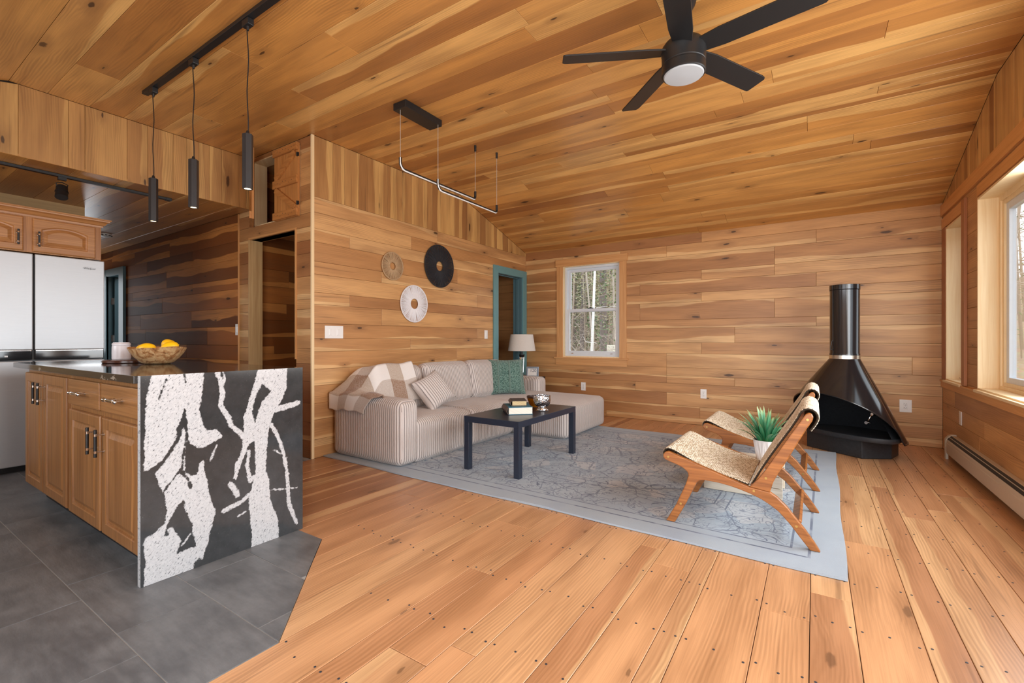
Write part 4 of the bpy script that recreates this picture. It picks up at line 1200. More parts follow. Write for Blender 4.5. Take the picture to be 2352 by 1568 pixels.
plate((-2.814, YB, .400), X1, BO, .072, .118, 'outlet', 'white outlet on the back wall under the window', 'outlet', 'outlets along the back wall')
plate((-1.167, YB, .398), X1, BO, .072, .118, 'outlet', 'white outlet on the back wall, middle one between chaise and chairs', 'outlet', 'outlets along the back wall')
plate((.786, YB, .399), X1, BO, .098, .128, 'outlet', 'white outlet on the back wall, right of the fireplace', 'outlet', 'outlets along the back wall')
plate((XR, 5.505, .396), (0, -1, 0), (-1, 0, 0), .070, .118, 'blank', 'white wall plate above the baseboard heater on the right wall', 'outlet')
plate((XL, 2.712, 1.152), Y1, X1, .198, .118, 'double', 'wide white two-rocker switch plate at the near end of left wall', 'switch')
plate((XL, 5.123, 1.152), Y1, X1, .072, .118, 'single', 'single white switch beside the teal doorway', 'switch')
plate((-5.135, YP, 1.187), X1, BO, .060, .118, 'single', 'white switch at the edge of the dark hall wall', 'switch')

# ------------------------------------------------------------------ BASEBOARD HEATER
ht = thing('baseboard_heater', (1.03, 3.0, 0), 'long cream baseboard heater under the right-hand windows', 'heater')
prof = [(XR-.001, .215), (XR-.030, .214), (XR-.046, .204), (XR-.066, .178), (XR-.070, .168), (XR-.070, .055), (XR-.060, .048), (XR-.058, .052), (XR-.066, .060), (XR-.066, .166), (XR-.062, .175), (XR-.044, .199), (XR-.029, .209), (XR-.001, .210)]
MB().prism(prof, lambda a, b, d: (a, d, b), 0.0, 5.66).build('cover', M_cream, ht)
MB().prism([(XR-.0695, .150), (XR-.0722, .148), (XR-.0722, .066), (XR-.0695, .062)], lambda a, b, d: (a, d, b), .02, 5.64).build('front_panel', M_cream, ht, bevel=.001)
for (a, b), (c, d) in (((XR-.036, .2132), (XR-.048, .2025)), ((XR-.053, .1975), (XR-.064, .1830))):
    MB().prism([(a, b), (c, d), (c+.001, d-.004), (a+.001, b-.004)], lambda p, q, e: (p-.0012, e, q+.0012), 0.1, 5.63).build('louvre_slot', M_slot, ht)
ec = [(XR, .222), (XR-.030, .221), (XR-.050, .210), (XR-.070, .184), (XR-.075, .170), (XR-.075, .0), (XR-.055, .0), (XR-.055, .045), (XR, .045)]
MB().prism(ec, lambda a, b, d: (a, d, b), 5.64, 5.695).build('end_cap', M_cream, ht, bevel=.002)
MB().box(XR-.052, XR-.006, .05, 5.63, .05, .12).build('fins', M_slot, ht)

# ------------------------------------------------------------------ RUG
def rug_mat():
    t = NT('distressed_blue_grey_rug')
    P = t.coord(); s = t.sep(P)
    u = t.math('MULTIPLY', s[0], 1.0); v = s[1]
    n = t.noise(P, 2.2, 3, .6)
    w = t.node('ShaderNodeTexNoise'); w.inputs['Scale'].default_value = 5; w.inputs['Detail'].default_value = 3; t.l.new(P, w.inputs['Vector'])
    Pw = t.vmath('ADD', P, t.vmath('MULTIPLY', t.vmath('SUBTRACT', w.outputs['Color'], (.5, .5, .5)), (.16, .16, 0)))
    brk = t.step(t.noise(P, 9, 2), .36, .50)
    def iso(vec, scale, det, levels, w_, dist=0.6):
        f = t.math('FRACT', t.math('MULTIPLY', t.noise(vec, scale, det, .5, dist), levels))
        return t.math('SUBTRACT', 1.0, t.step(t.math('ABSOLUTE', t.math('SUBTRACT', f, .5)), w_*.5, w_))
    A = iso(P, 4.5, 1, 9, .075, 1.4)
    B = iso(t.vmath('ADD', P, (5, 3, 0)), 11, 1, 6, .10, .8)
    e1 = t.voro(Pw, 4.4, 'DISTANCE_TO_EDGE')
    L1 = t.math('SUBTRACT', 1.0, t.step(e1, .010, .026))
    e2 = t.voro(t.vmath('ADD', Pw, (3.3, 1.7, 0)), 12.0, 'DISTANCE_TO_EDGE')
    L2 = t.math('MULTIPLY', t.math('SUBTRACT', 1.0, t.step(e2, .015, .05)), t.step(t.noise(P, 5, 2), .5, .6))
    ln = t.math('MAXIMUM', t.math('MAXIMUM', t.math('MULTIPLY', A, brk), t.math('MULTIPLY', L1, .8)), t.math('MAXIMUM', t.math('MULTIPLY', t.math('MULTIPLY', B, .7), brk), t.math('MULTIPLY', L2, .6)))
    # distance from the right and near edges (rug spans x 0..-3.9, y 0..2.78 in its own frame)
    dx = t.math('MULTIPLY', u, -1.0); dy = v
    de = t.math('MINIMUM', t.math('MINIMUM', dx, dy), t.math('SUBTRACT', 2.78, v))
    inner = t.step(de, .235, .245)
    bl = lambda c, h: t.math('SUBTRACT', 1.0, t.step(t.math('ABSOLUTE', t.math('SUBTRACT', de, c)), h*.6, h))
    border = t.math('MULTIPLY', t.math('MAXIMUM', t.math('MAXIMUM', bl(.145, .008), bl(.225, .007)), t.math('MAXIMUM', bl(.60, .006), bl(.68, .006))), t.math('MULTIPLY_ADD', brk, .6, .4))
    lines = t.math('MAXIMUM', t.math('MULTIPLY', ln, inner), border)
    lines = t.math('MULTIPLY', lines, t.math('MULTIPLY_ADD', n, .8, .55))
    pet = t.math('MULTIPLY', t.step(t.voro(Pw, 5.2, out='Color'), .62, .70), inner)
    weave = t.noise(t.vmath('MULTIPLY', P, (1, .35, 1)), 420, 2, .6)
    ground = t.mix(n, lin(130, 146, 163), lin(160, 173, 182))
    ground = t.mix(t.math('MULTIPLY', pet, .45), ground, lin(196, 192, 188))
    ground = t.mix(t.math('MULTIPLY', t.step(t.noise(P, 3.1, 3), .5, .7), .35), ground, lin(128, 142, 164))
    c = t.mix(t.math('MULTIPLY', lines, .92, clamp=True), ground, lin(36, 58, 92))
    c = t.mix(t.math('MULTIPLY', weave, .22), c, lin(214, 216, 220))
    t.set(color=c, rough=.95, spec=.15, sheen=.15)
    t.bump(weave, .5, .003)
    return t.m
rug = MB()
def rugp(a, b):
    x = -3.92*a; y = 2.80*b
    y += .006*math.sin(x*3.1)+.004*math.sin(x*7)
    x += .005*math.sin(y*5) if a < .01 else 0
    z = .0095
    if b < .02 and abs(x+1.7) < .2: z += .004
    return (x, y, z)
nu, nv = 90, 60
rug.grid(rugp, nu, nv)
edge = [(i, 0) for i in range(nu)]+[(nu, j) for j in range(nv)]+[(i, nv) for i in range(nu, 0, -1)]+[(0, j) for j in range(nv, 0, -1)]
ids = [i*(nv+1)+j for i, j in edge]
n0 = len(rug.v)
rug.v += [(rug.v[i][0]+(.004 if rug.v[i][0] > -.01 else 0), rug.v[i][1]-(.004 if rug.v[i][1] < .02 else 0), .0005) for i in ids]
rug.f += [(ids[k], ids[(k+1) % len(ids)], n0+(k+1) % len(ids), n0+k) for k in range(len(ids))]
ro = rug.build('rug', rug_mat(), smooth=True)
ro.location = (.122, 2.539, .0015); ro.rotation_euler = (0, 0, math.radians(-0.9))
tag(ro, 'large faded blue-grey patterned rug under the sofa, table and chairs', 'rug')
ZR = .0115

# ------------------------------------------------------------------ SOFA
def corduroy():
    t = NT('ribbed_taupe_plush')
    uv = t.sep(t.coord('UV')); P = t.coord('Object')
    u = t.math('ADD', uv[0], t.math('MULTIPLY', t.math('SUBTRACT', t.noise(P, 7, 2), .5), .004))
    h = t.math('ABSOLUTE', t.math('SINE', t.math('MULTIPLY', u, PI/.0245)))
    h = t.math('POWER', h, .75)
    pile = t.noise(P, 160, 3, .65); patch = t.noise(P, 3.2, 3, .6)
    c = t.mix(t.step(h, 0.0, .75), lin(98, 88, 88), lin(208, 199, 194))  # groove shade painted into the colour, besides the pile's own tone
    c = t.mix(t.math('MULTIPLY', t.step(patch, .45, .7), .35), c, lin(176, 164, 158))
    c = t.mix(t.math('MULTIPLY', pile, .22), c, lin(232, 224, 218))
    t.set(color=c, rough=.9, spec=.2, sheen=.35, sheen_rough=.4)
    t.bump(t.math('ADD', h, t.math('MULTIPLY', pile, .25)), .9, .007)
    return t.m
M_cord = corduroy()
def rib_uv(me, top='y', side=None):
    uv = me.uv_layers.new(name='uv')
    for p in me.polygons:
        n = p.normal
        a = [abs(n.x), abs(n.y), abs(n.z)]
        k = a.index(max(a))
        for li in p.loop_indices:
            c = me.vertices[me.loops[li].vertex_index].co
            if k == 0: u, v = c.y, c.z
            elif k == 1: u, v = c.x, c.z
            else: u, v = (c.y, c.x) if top == 'y' else (c.x, c.y)
            uv.data[li].uv = (u, v)
def softbox(name, parent, x0, x1, y0, y1, z0, z1, r, puff=(0, 0, 0), n=16, top='y', mat=None, lean=None):
    """cushion: cube grid pushed to a rounded box, faces bulging by puff"""
    bm = bmesh.new(); bmesh.ops.create_cube(bm, size=2)
    bmesh.ops.subdivide_edges(bm, edges=bm.edges[:], cuts=n, use_grid_fill=True)
    hx, hy, hz = (x1-x0)/2, (y1-y0)/2, (z1-z0)/2
    c = Vector(((x0+x1)/2, (y0+y1)/2, (z0+z1)/2))
    rs = random.Random(int(abs(x0*911+y0*317+z0*97)))
    ph = [rs.uniform(0, 6) for _ in range(4)]
    for v in bm.verts:
        a = [max(-1, min(1, q)) for q in v.co]
        # concentrate the samples near the edges
        s = [math.copysign(abs(q)**.62, q) if abs(q) > 1e-6 else 0 for q in a]
        p = Vector((s[0]*hx, s[1]*hy, s[2]*hz))
        q = Vector((max(-hx+r, min(hx-r, p.x)), max(-hy+r, min(hy-r, p.y)), max(-hz+r, min(hz-r, p.z))))
        d = p-q
        if d.length > 1e-6: p = q+d.normalized()*r
        b = lambda i, j: (1-s[i]**4)*(1-s[j]**4)
        w = .5+.5*math.sin(ph[0]+4*s[0]+3*s[1])*math.sin(ph[1]+3*s[2])
        p.x += math.copysign(puff[0]*b(1, 2)*(.8+.3*w), s[0]) if abs(a[0]) > .999 else 0
        p.y += math.copysign(puff[1]*b(0, 2)*(.8+.3*w), s[1]) if abs(a[1]) > .999 else 0
        p.z += math.copysign(puff[2]*b(0, 1)*(.8+.3*w), s[2]) if abs(a[2]) > .999 else 0
        if lean: p = lean @ p
        v.co = p+c
    bmesh.ops.recalc_face_normals(bm, faces=bm.faces[:])
    me = bpy.data.meshes.new(name); bm.to_mesh(me); bm.free()
    rib_uv(me, top)
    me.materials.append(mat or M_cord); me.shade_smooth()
    o = bpy.data.objects.new(name, me); COL.objects.link(o)
    if parent:
        o.parent = parent; o.matrix_parent_inverse = parent_world(parent).inverted()
    return o
sofa = thing('sectional_sofa', (-3.3, 4.1, ZR), 'ribbed taupe plush sectional sofa with a chaise at its far end', 'sofa')
softbox('seat', sofa, -3.70, -2.86, 2.84, 3.63, ZR+.004, .385, .055, (.012, 0, .025))
softbox('seat', sofa, -3.70, -2.86, 3.635, 4.40, ZR+.004, .385, .055, (.012, 0, .025))
softbox('chaise', sofa, -3.70, -2.19, 4.385, 5.46, ZR+.004, .380, .06, (.014, .010, .025))
softbox('arm', sofa, -3.775, -2.865, 2.675, 2.90, ZR+.004, .565, .06, (.006, .010, .008), top='x')
softbox('arm', sofa, -3.775, -3.06, 5.30, 5.52, ZR+.004, .575, .055, (.006, .006, .006), top='x')
softbox('backrest', sofa, -3.785, -3.60, 2.90, 5.30, ZR+.004, .60, .05, (0, 0, 0))
L = Matrix.Rotation(math.radians(-14), 3, 'Y')
for (a, b, dz, lr) in ((2.83, 3.50, -.025, .06), (3.52, 4.25, .0, 0), (4.245, 4.96, -.005, -.02)):
    softbox('back_cushion', sofa, -3.555, -3.355, a, b, .375+dz, .83+dz, .075, (.03, .012, .006), lean=Matrix.Rotation(lr, 3, 'X') @ L)

def pillow(name, c, half, T, M3, mat, label, pinch=.10, n=28, noise_amp=0):
    """square cushion in its local x-z plane, thickness along y"""
    vs = []; uvq = []
    rr = random.Random(3)
    m = MB()
    for side in (1, -1):
        def fn(a, b):
            u, v = 2*a-1, 2*b-1
            pu = u*(1-pinch*(1-abs(u)**0)*0-pinch*v*v*(abs(u)**3)*-0.0)
            k = 1-pinch*(1-(abs(v))**2)*abs(u)**4*.9
            l = 1-pinch*(1-(abs(u))**2)*abs(v)**4*.9
            th = T*(max(0, 1-u**4)*max(0, 1-v**4))**.55
            x, z = u*half*k, v*half*l
            th += noise_amp*(rr.random()-.5)*(1-u**8)*(1-v**8)
            return (x, side*th, z)
        m.grid(fn, n, n)
    me = m.mesh(name, mat)
    bm = bmesh.new(); bm.from_mesh(me); bmesh.ops.remove_doubles(bm, verts=bm.verts[:], dist=.0004); bmesh.ops.recalc_face_normals(bm, faces=bm.faces[:]); bm.to_mesh(me); bm.free()
    uv = me.uv_layers.new(name='uv')
    for p in me.polygons:
        for li in p.loop_indices:
            q = me.vertices[me.loops[li].vertex_index].co
            uv.data[li].uv = (q.x, q.z)
    me.shade_smooth()
    o = bpy.data.objects.new(name, me); COL.objects.link(o)
    mt = M3.to_4x4(); mt.translation = Vector(c); o.matrix_world = mt
    return tag(o, label, 'cushion')
def facing(nrm, roll):
    """matrix whose local +y points along nrm and whose local z is rolled from upright"""
    y = Vector(nrm).normalized(); z = Vector((0, 0, 1)); x = y.cross(z).normalized(); z = x.cross(y)
    Rm = Matrix((x, y, z)).transposed()
    return Rm @ Matrix.Rotation(roll, 3, 'Y')
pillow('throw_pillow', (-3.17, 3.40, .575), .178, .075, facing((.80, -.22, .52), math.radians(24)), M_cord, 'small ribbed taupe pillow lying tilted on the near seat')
def knit():
    t = NT('sage_green_knit')
    uv = t.sep(t.coord('UV')); P = t.coord('Object')
    cab = t.math('ABSOLUTE', t.math('SINE', t.math('MULTIPLY', uv[0], PI/.145)))
    bd = t.math('SUBTRACT', 1.0, t.step(t.math('ABSOLUTE', t.math('SINE', t.math('MULTIPLY', t.math('ADD', uv[0], .03), PI/.14))), .12, .34))
    kn = t.voro(P, 95, 'F1'); br = t.math('ABSOLUTE', t.math('SINE', t.math('ADD', t.math('MULTIPLY', uv[1], 190), t.math('MULTIPLY', t.math('ABSOLUTE', uv[0]), 160))))
    h = t.math('ADD', t.math('MULTIPLY', t.math('SUBTRACT', 1.0, kn), t.math('SUBTRACT', 1.0, bd)), t.math('MULTIPLY', br, bd))
    c = t.mix(t.step(h, .15, .85), lin(58, 92, 84), lin(134, 168, 156))
    t.set(color=c, rough=.95, spec=.15, sheen=.3)
    t.bump(t.math('ADD', h, t.math('MULTIPLY', bd, .8)), 1.0, .010)
    return t.m
pillow('knit_pillow', (-3.235, 4.80, .615), .232, .095, facing((.62, -.74, .30), 0.02), knit(), 'sage green knitted pillow on the far seat beside the lamp', noise_amp=.006, n=40)

def throw():
    t = NT('plaid_wool_throw')
    uv = t.sep(t.coord('UV')); P = t.coord('Object')
    a = t.math('FRACT', t.math('MULTIPLY', uv[0], 2.6)); b = t.math('FRACT', t.math('MULTIPLY', uv[1], 2.1))
    fa = t.step(a, .50, .52); fb2 = t.step(b, .50, .52)
    n = t.noise(P, 210, 3, .7)
    c = t.mix(fa, lin(226, 222, 218), lin(178, 160, 142))
    c2 = t.mix(fa, lin(186, 174, 164), lin(140, 104, 74))
    c = t.mix(fb2, c, c2)
    c = t.mix(t.math('MULTIPLY', t.step(n, .4, .65), .40), c, lin(236, 232, 228))
    t.set(color=c, rough=.95, spec=.1, sheen=.3); t.bump(n, .5, .003)
    return t.m
bl = MB()
def sm_(x): x = max(0, min(1, x)); return x*x*(3-2*x)
BU, BV = 64, 48
def blanket(a, b):
    # a: along Y from outside the near arm to the middle of cushion one; b: from the back edge forward
    L0 = .82*a
    if L0 < .15:
        y = 2.655; drop = (.15-L0)
    else:
        y = 2.655+(L0-.15); drop = 0
    ztop = .592+.255*sm_((y-2.66)/.24)
    z = ztop-drop
    xb = -3.775
    s = b*.74
    on = sm_((y-2.70)/.14)
    flat = .10+.27*on
    if s < flat: x = xb+s; zz = z-on*(.12*(1-s/flat)**2+.03*(s/flat)**3)
    else:
        q = s-flat
        x_c = xb+flat+.36*q; zz_c = z-.95*q+ .03*math.sin(q*9)
        x_a = xb+flat+q; zz_a = z
        x = x_a+(x_c-x_a)*on; zz = zz_a+(zz_c-zz_a)*on
    zz += .008*math.sin(y*19+x*9)+.006*math.sin(x*23-y*12)
    x -= .26*(1-sm_(a*2.6))*b
    if drop > 0: y -= .008*math.sin(x*14)+.012
    zz += .10*sm_((b-.35)/.3)*on*0
    return (x, y, max(zz, .425 if on > .5 else .2))
bl.grid(blanket, BU, BV)
bme = bl.mesh('throw_blanket', throw(), 'all')
uv = bme.uv_layers.new(name='uv')
for p in bme.polygons:
    for li in p.loop_indices:
        vi = bme.loops[li].vertex_index
        uv.data[li].uv = ((vi//(BV+1))/BU*.9+.05, (vi % (BV+1))/BV*.95)
bo = bpy.data.objects.new('throw_blanket', bme); COL.objects.link(bo)
so = bo.modifiers.new('thick', 'SOLIDIFY'); so.thickness = .008; so.offset = 1
tag(bo, 'brown, grey and cream plaid throw draped over the near sofa corner', 'blanket')

# ------------------------------------------------------------------ SIDE TABLE, LAMP, FRAME
st = thing('side_table', (-3.45, 5.82, 0), 'small dark side table hidden behind the far sofa arm', 'table')
MB().bbox(-3.76, -3.31, 5.57, 5.93, .515, .540, .004, 1).build('table_top', M_black, st)
for x in (-3.73, -3.33):
    for y in (5.60, 5.90): MB().box(x-.02, x+.02, y-.02, y+.02, 0, .516).build('leg', M_black, st)
lamp = thing('table_lamp', (-3.60, 5.74, .541), 'table lamp with a pale linen shade in front of the teal doorway', 'lamp')
lx, ly = -3.60, 5.74
MB().lathe([(.0001, .541), (.062, .541), (.062, .556), (.050, .563), (.0001, .563)], (lx, ly, 0), 32).lathe([(.0001, .826), (.030, .826), (.034, .832), (.040, .852), (.046, .858), (.046, .862), (.018, .866), (.014, .905), (.0001, .905)], (lx, ly, 0), 28).build('lamp_fittings', M_black, lamp, smooth=True)
tg = NT('clear_crystal'); tg.set(color=(1, 1, 1, 1), rough=.02, trans=1.0, ior=1.45)
MB().lathe([(.0001, .563), (.024, .563), (.022, .60), (.027, .70), (.033, .826), (.0001, .826)], (lx, ly, 0), 12).build('lamp_stem', tg.m, lamp)
def linen():
    t = NT('linen_shade'); P = t.coord()
    a = t.noise(t.vmath('MULTIPLY', P, (1, 1, 30)), 30, 2); b = t.noise(t.vmath('MULTIPLY', P, (14, 14, 1)), 30, 2)
    t.set(color=t.mix(t.math('MULTIPLY', t.math('ADD', a, b), .5), lin(188, 182, 174), lin(226, 221, 214)), rough=.9); t.bump(a, .2, .002)
    return t.m
MB().lathe([(.200, .918), (.201, .917), (.203, .918), (.166, 1.158), (.164, 1.159), (.163, 1.158), (.200, .918)], (lx, ly, 0), 56).build('lamp_shade', linen(), lamp, smooth=True)
pf = thing('photo_frame', (-3.30, 5.66, .541), 'small silver picture frame behind the far sofa arm', 'picture frame')
W = Matrix.Translation((-3.375, 5.66, .541)) @ Matrix.Rotation(math.radians(20), 4, 'Z') @ Matrix.Rotation(math.radians(-10), 4, 'X')
ring(MB(), lambda a, b, d: W @ Vector((a, d, b)), -.092, .092, 0, .155, .026, -.008, .008).build('frame', plain('pewter_frame', lin(140, 156, 172), .3, .6), pf, bevel=.002)
MB().box(-.07, .07, -.002, .004, .02, .135, W).build('mat_board', M_white, pf)
fc = bpy.data.curves.new('print', 'FONT'); fc.body = '120'; fc.size = .062; fc.align_x = 'CENTER'
fc.materials.append(plain('navy_ink', lin(40, 50, 78), .6)); fo = text_mesh('print', fc)
fo.matrix_world = W @ Matrix(((1, 0, 0, .012), (0, 0, -1, -.0035), (0, 1, 0, .078), (0, 0, 0, 1)))
fo.parent = pf; fo.matrix_parent_inverse = parent_world(pf).inverted()

# ------------------------------------------------------------------ COFFEE TABLE AND WHAT STANDS ON IT
def tab_mat():
    t = NT('black_ash_laminate'); P = t.coord()
    g = t.noise(t.vmath('MULTIPLY', P, (60, 4, 60)), 2.5, 3, .6)
    t.set(color=t.mix(g, (.009, .014, .028, 1), (.022, .032, .054, 1)), rough=.32, spec=.6); t.bump(g, .15, .002)
    return t.m
M_tab = tab_mat()
ct = thing('coffee_table', (-2.155, 3.465, ZR), 'black rectangular coffee table in front of the sofa', 'table')
MB().bbox(-2.425, -1.885, 2.965, 3.965, .402, .452, .0025, 2).build('table_top', M_tab, ct)
for x in (-2.425, -1.935):
    for y in (2.965, 3.915): MB().bbox(x, x+.05, y, y+.05, ZR-.001, .4025, .002, 1).build('leg', M_tab, ct)
def book(name, corner, ang, w, d, h, z, cov, edge, pg, label, spine='left'):
    """page-block corner nearest the camera's left; w along the face, d into the table"""
    W = Matrix.Translation((corner[0], corner[1], z)) @ Matrix.Rotation(ang, 4, 'Z')
    e = thing(name, (corner[0], corner[1], z), label, 'book', 'books on the coffee table')
    MB().box(.002, w-.003, .004, d-.004, .004, h-.004, W).build('pages', pg, e)
    MB().bbox(-.002, w+.001, 0, d, h-.004, h, .0012, 1, W).bbox(-.002, w+.001, 0, d, 0, .004, .0012, 1, W).build('cover', cov, e)
    n = 10
    pts = [(-.004-.016*math.sin(PI*k/n), h*k/n) for k in range(n+1)]+[(-.001-.012*math.sin(PI*(n-k)/n), h*(n-k)/n) for k in range(n+1)]
    MB().prism(pts, lambda a, b, dd: W @ Vector((a, dd, b)), 0, d).build('spine', edge, e, smooth=True)
pg1 = board_wood('page_block', lin(238, 232, 220), lin(214, 206, 190), .8, 0, 500)
pg2 = board_wood('old_page_block', lin(214, 192, 150), lin(180, 156, 112), .8, 0, 500)
M_lea = plain('brown_leather', lin(74, 56, 48), .5, vary=.25, scale=40)
M_blu = plain('teal_book_cloth', lin(40, 112, 140), .5)
book('book', (-2.128, 3.190), math.radians(44), .205, .25, .062, .453, M_blu, M_lea, pg1, 'large closed book at the bottom of the pair on the coffee table')
book('book', (-2.150, 3.275), math.radians(38), .125, .19, .044, .5155, plain('dark_cover', lin(70, 64, 66), .5), M_lea, pg2, 'small old book lying on top of the larger book')
def hammered():
    t = NT('hammered_silver'); P = t.coord()
    v = t.voro(P, 85, 'SMOOTH_F1')
    t.set(color=(.62, .62, .64, 1), rough=.12, metal=1.0); t.bump(v, .8, .006)
    return t.m
hb = thing('silver_bowl', (-2.020, 3.560, .453), 'hammered silver footed bowl on the coffee table', 'bowl')
bx, by = -2.020, 3.560
MB().lathe([(.040, .034), (.058, .044), (.071, .064), (.077, .090), (.076, .115), (.074, .134), (.072, .134), (.073, .112), (.073, .090), (.067, .066), (.05, .048), (.0001, .042)], (bx, by, .453), 48).build('bowl_body', hammered(), hb, smooth=True)
MB().lathe([(.0001, 0), (.053, 0), (.055, .004), (.050, .009), (.045, .010), (.043, .016), (.034, .019), (.030, .028), (.040, .036), (.0001, .036)], (bx, by, .453), 40).build('foot', M_chrome, hb, smooth=True)
ta = NT('amber_glass'); ta.set(color=lin(196, 120, 20), rough=.12, trans=.55, ior=1.45)
ab = thing('amber_bowl', (-2.188, 3.710, .453), 'amber glass bowl behind the silver bowl', 'bowl')
MB().lathe([(.0001, 0), (.034, 0), (.048, .03), (.064, .065), (.071, .085), (.068, .085), (.058, .06), (.04, .022), (.0001, .012)], (-2.188, 3.710, .453), 40).build('bowl_body', ta.m, ab, smooth=True)
MB().lathe([(.070, .084), (.0725, .092), (.0715, .103), (.068, .103), (.067, .085)], (-2.188, 3.710, .453), 40).build('rim_band', plain('dark_rim', lin(60, 34, 20), .3), ab, smooth=True)

# ------------------------------------------------------------------ LOUNGE CHAIRS
def rope_mat():
    t = NT('woven_paper_cord')
    uv = t.sep(t.coord('UV'))
    a = t.math('MULTIPLY', uv[0], PI/.0165); b = t.math('MULTIPLY', uv[1], PI/.0150)
    h = t.math('MULTIPLY', t.math('ABSOLUTE', t.math('SINE', a)), t.math('ABSOLUTE', t.math('SINE', t.math('ADD', b, t.math('MULTIPLY', t.math('FLOOR', t.math('DIVIDE', a, PI)), PI/2)))))
    cell = t.comb(t.math('FLOOR', t.math('DIVIDE', a, PI)), t.math('FLOOR', t.math('DIVIDE', b, PI*.5)), 0)
    wn_ = t.node('ShaderNodeTexWhiteNoise'); t.l.new(cell, wn_.inputs['Vector'])
    c = t.ramp(wn_.outputs['Value'], [(0, lin(176, 158, 132)), (.3, lin(206, 190, 164)), (.6, lin(222, 210, 188)), (1, lin(232, 222, 204))])
    c = t.mix(t.step(h, .30, .72), lin(52, 42, 32), c)
    t.set(color=c, rough=.85, spec=.2)
    t.bump(t.noise(t.coord(), 300, 2), .3, .002)
    return t.m
M_rope = rope_mat()
LOW = [(-.722,.410),(-.740,.404),(-.751,.388),(-.748,.368),(-.735,.358),(-.665,.337),(-.635,.324),(-.613,.305),(-.606,.287),(-.622,.234),(-.675,.108),(-.733,0),(-.683,0),(-.622,.118),(-.585,.20),(-.562,.25),(-.545,.267),(-.519,.273),(-.445,.270),(-.385,.262),(-.339,.252),(-.285,.237),(-.235,.218),(-.195,.196),(-.156,.169),(-.104,.113),(-.058,.052),(-.017,0),(.028,0),(.002,.042),(-.037,.098),(-.078,.149),(-.119,.201),(-.162,.242),(-.1945,.2625),(-.293,.274),(-.339,.288)]
POST = [(-.2925,.2745),(-.195,.263),(-.180,.318),(-.156,.371),(-.119,.438),(-.078,.522),(-.030,.617),(-.008,.655),(-.003,.676),(-.010,.693),(-.024,.697),(-.037,.688),(-.104,.574),(-.172,.455),(-.218,.374),(-.25,.325)]
ch = thing('lounge_chair', (-.36, 3.10, ZR), 'teak lounge chair with woven cord seat, nearer to the camera', 'chair', 'teak lounge chairs on the rug')
YA, YBB = 2.775, 3.43
for y0 in (YA, YBB-.03):
    f = MB().prism(LOW, lambda a, b, d: (a, d, b+ZR), y0, y0+.03).build('side_frame', M_teak, ch, bevel=.005)
    MB().prism(POST, lambda a, b, d: (a, d, b+ZR), y0+.0008, y0+.0292).build('back_post', M_teak, ch, bevel=.005)
    s = -1 if y0 == YA else 1
    yo = y0 if s < 0 else y0+.03
    for (a, b) in ((-.72, .378), (-.649, .116), (-.271, .257), (-.214, .335), (-.076, .11), (-.028, .662)):
        MB().cyl((a, yo-s*.001, b+ZR), (a, yo+s*.0018, b+ZR), .0062, n=14).cyl((a, yo, b+ZR), (a, yo+s*.003, b+ZR), .003, n=6).build('bolt', M_brass, ch)
MB().cyl((-.728, YA+.028, .384+ZR), (-.728, YBB-.028, .384+ZR), .013, n=16).build('front_rail', M_teak, ch, smooth=True)
MB().cyl((-.030, YA+.028, .664+ZR), (-.030, YBB-.028, .664+ZR), .016, n=16).build('top_rail', M_teak, ch, smooth=True)
MB().bbox(-.290, -.262, YA+.028, YBB-.028, .250+ZR, .288+ZR, .004, 2).build('seat_rail', M_teak, ch)
Wm = Matrix.Translation((-.076, 0, .115+ZR)) @ Matrix.Rotation(math.radians(-45), 4, 'Y')
MB().bbox(-.026, .026, YA+.028, YBB-.028, -.009, .009, .004, 2, Wm).build('stretcher', M_teak, ch)
def bez(P, n):
    """resampled Catmull-Rom through P"""
    P = [Vector((a, 0, b)) for a, b in P]; out = []
    for i in range(len(P)-1):
        p0, p1, p2, p3 = P[max(i-1, 0)], P[i], P[i+1], P[min(i+2, len(P)-1)]
        for k in range(12):
            t = k/12
            out.append(.5*((2*p1)+(p2-p0)*t+(2*p0-5*p1+4*p2-p3)*t*t+(3*p1-p0-3*p2+p3)*t**3))
    out.append(P[-1])
    d = [0]
    for i in range(1, len(out)): d.append(d[-1]+(out[i]-out[i-1]).length)
    res = []; j = 0
    for k in range(n+1):
        s = d[-1]*k/n
        while j < len(d)-2 and d[j+1] < s: j += 1
        res.append(out[j].lerp(out[j+1], (s-d[j])/max(1e-9, d[j+1]-d[j])))
    return res, d[-1]
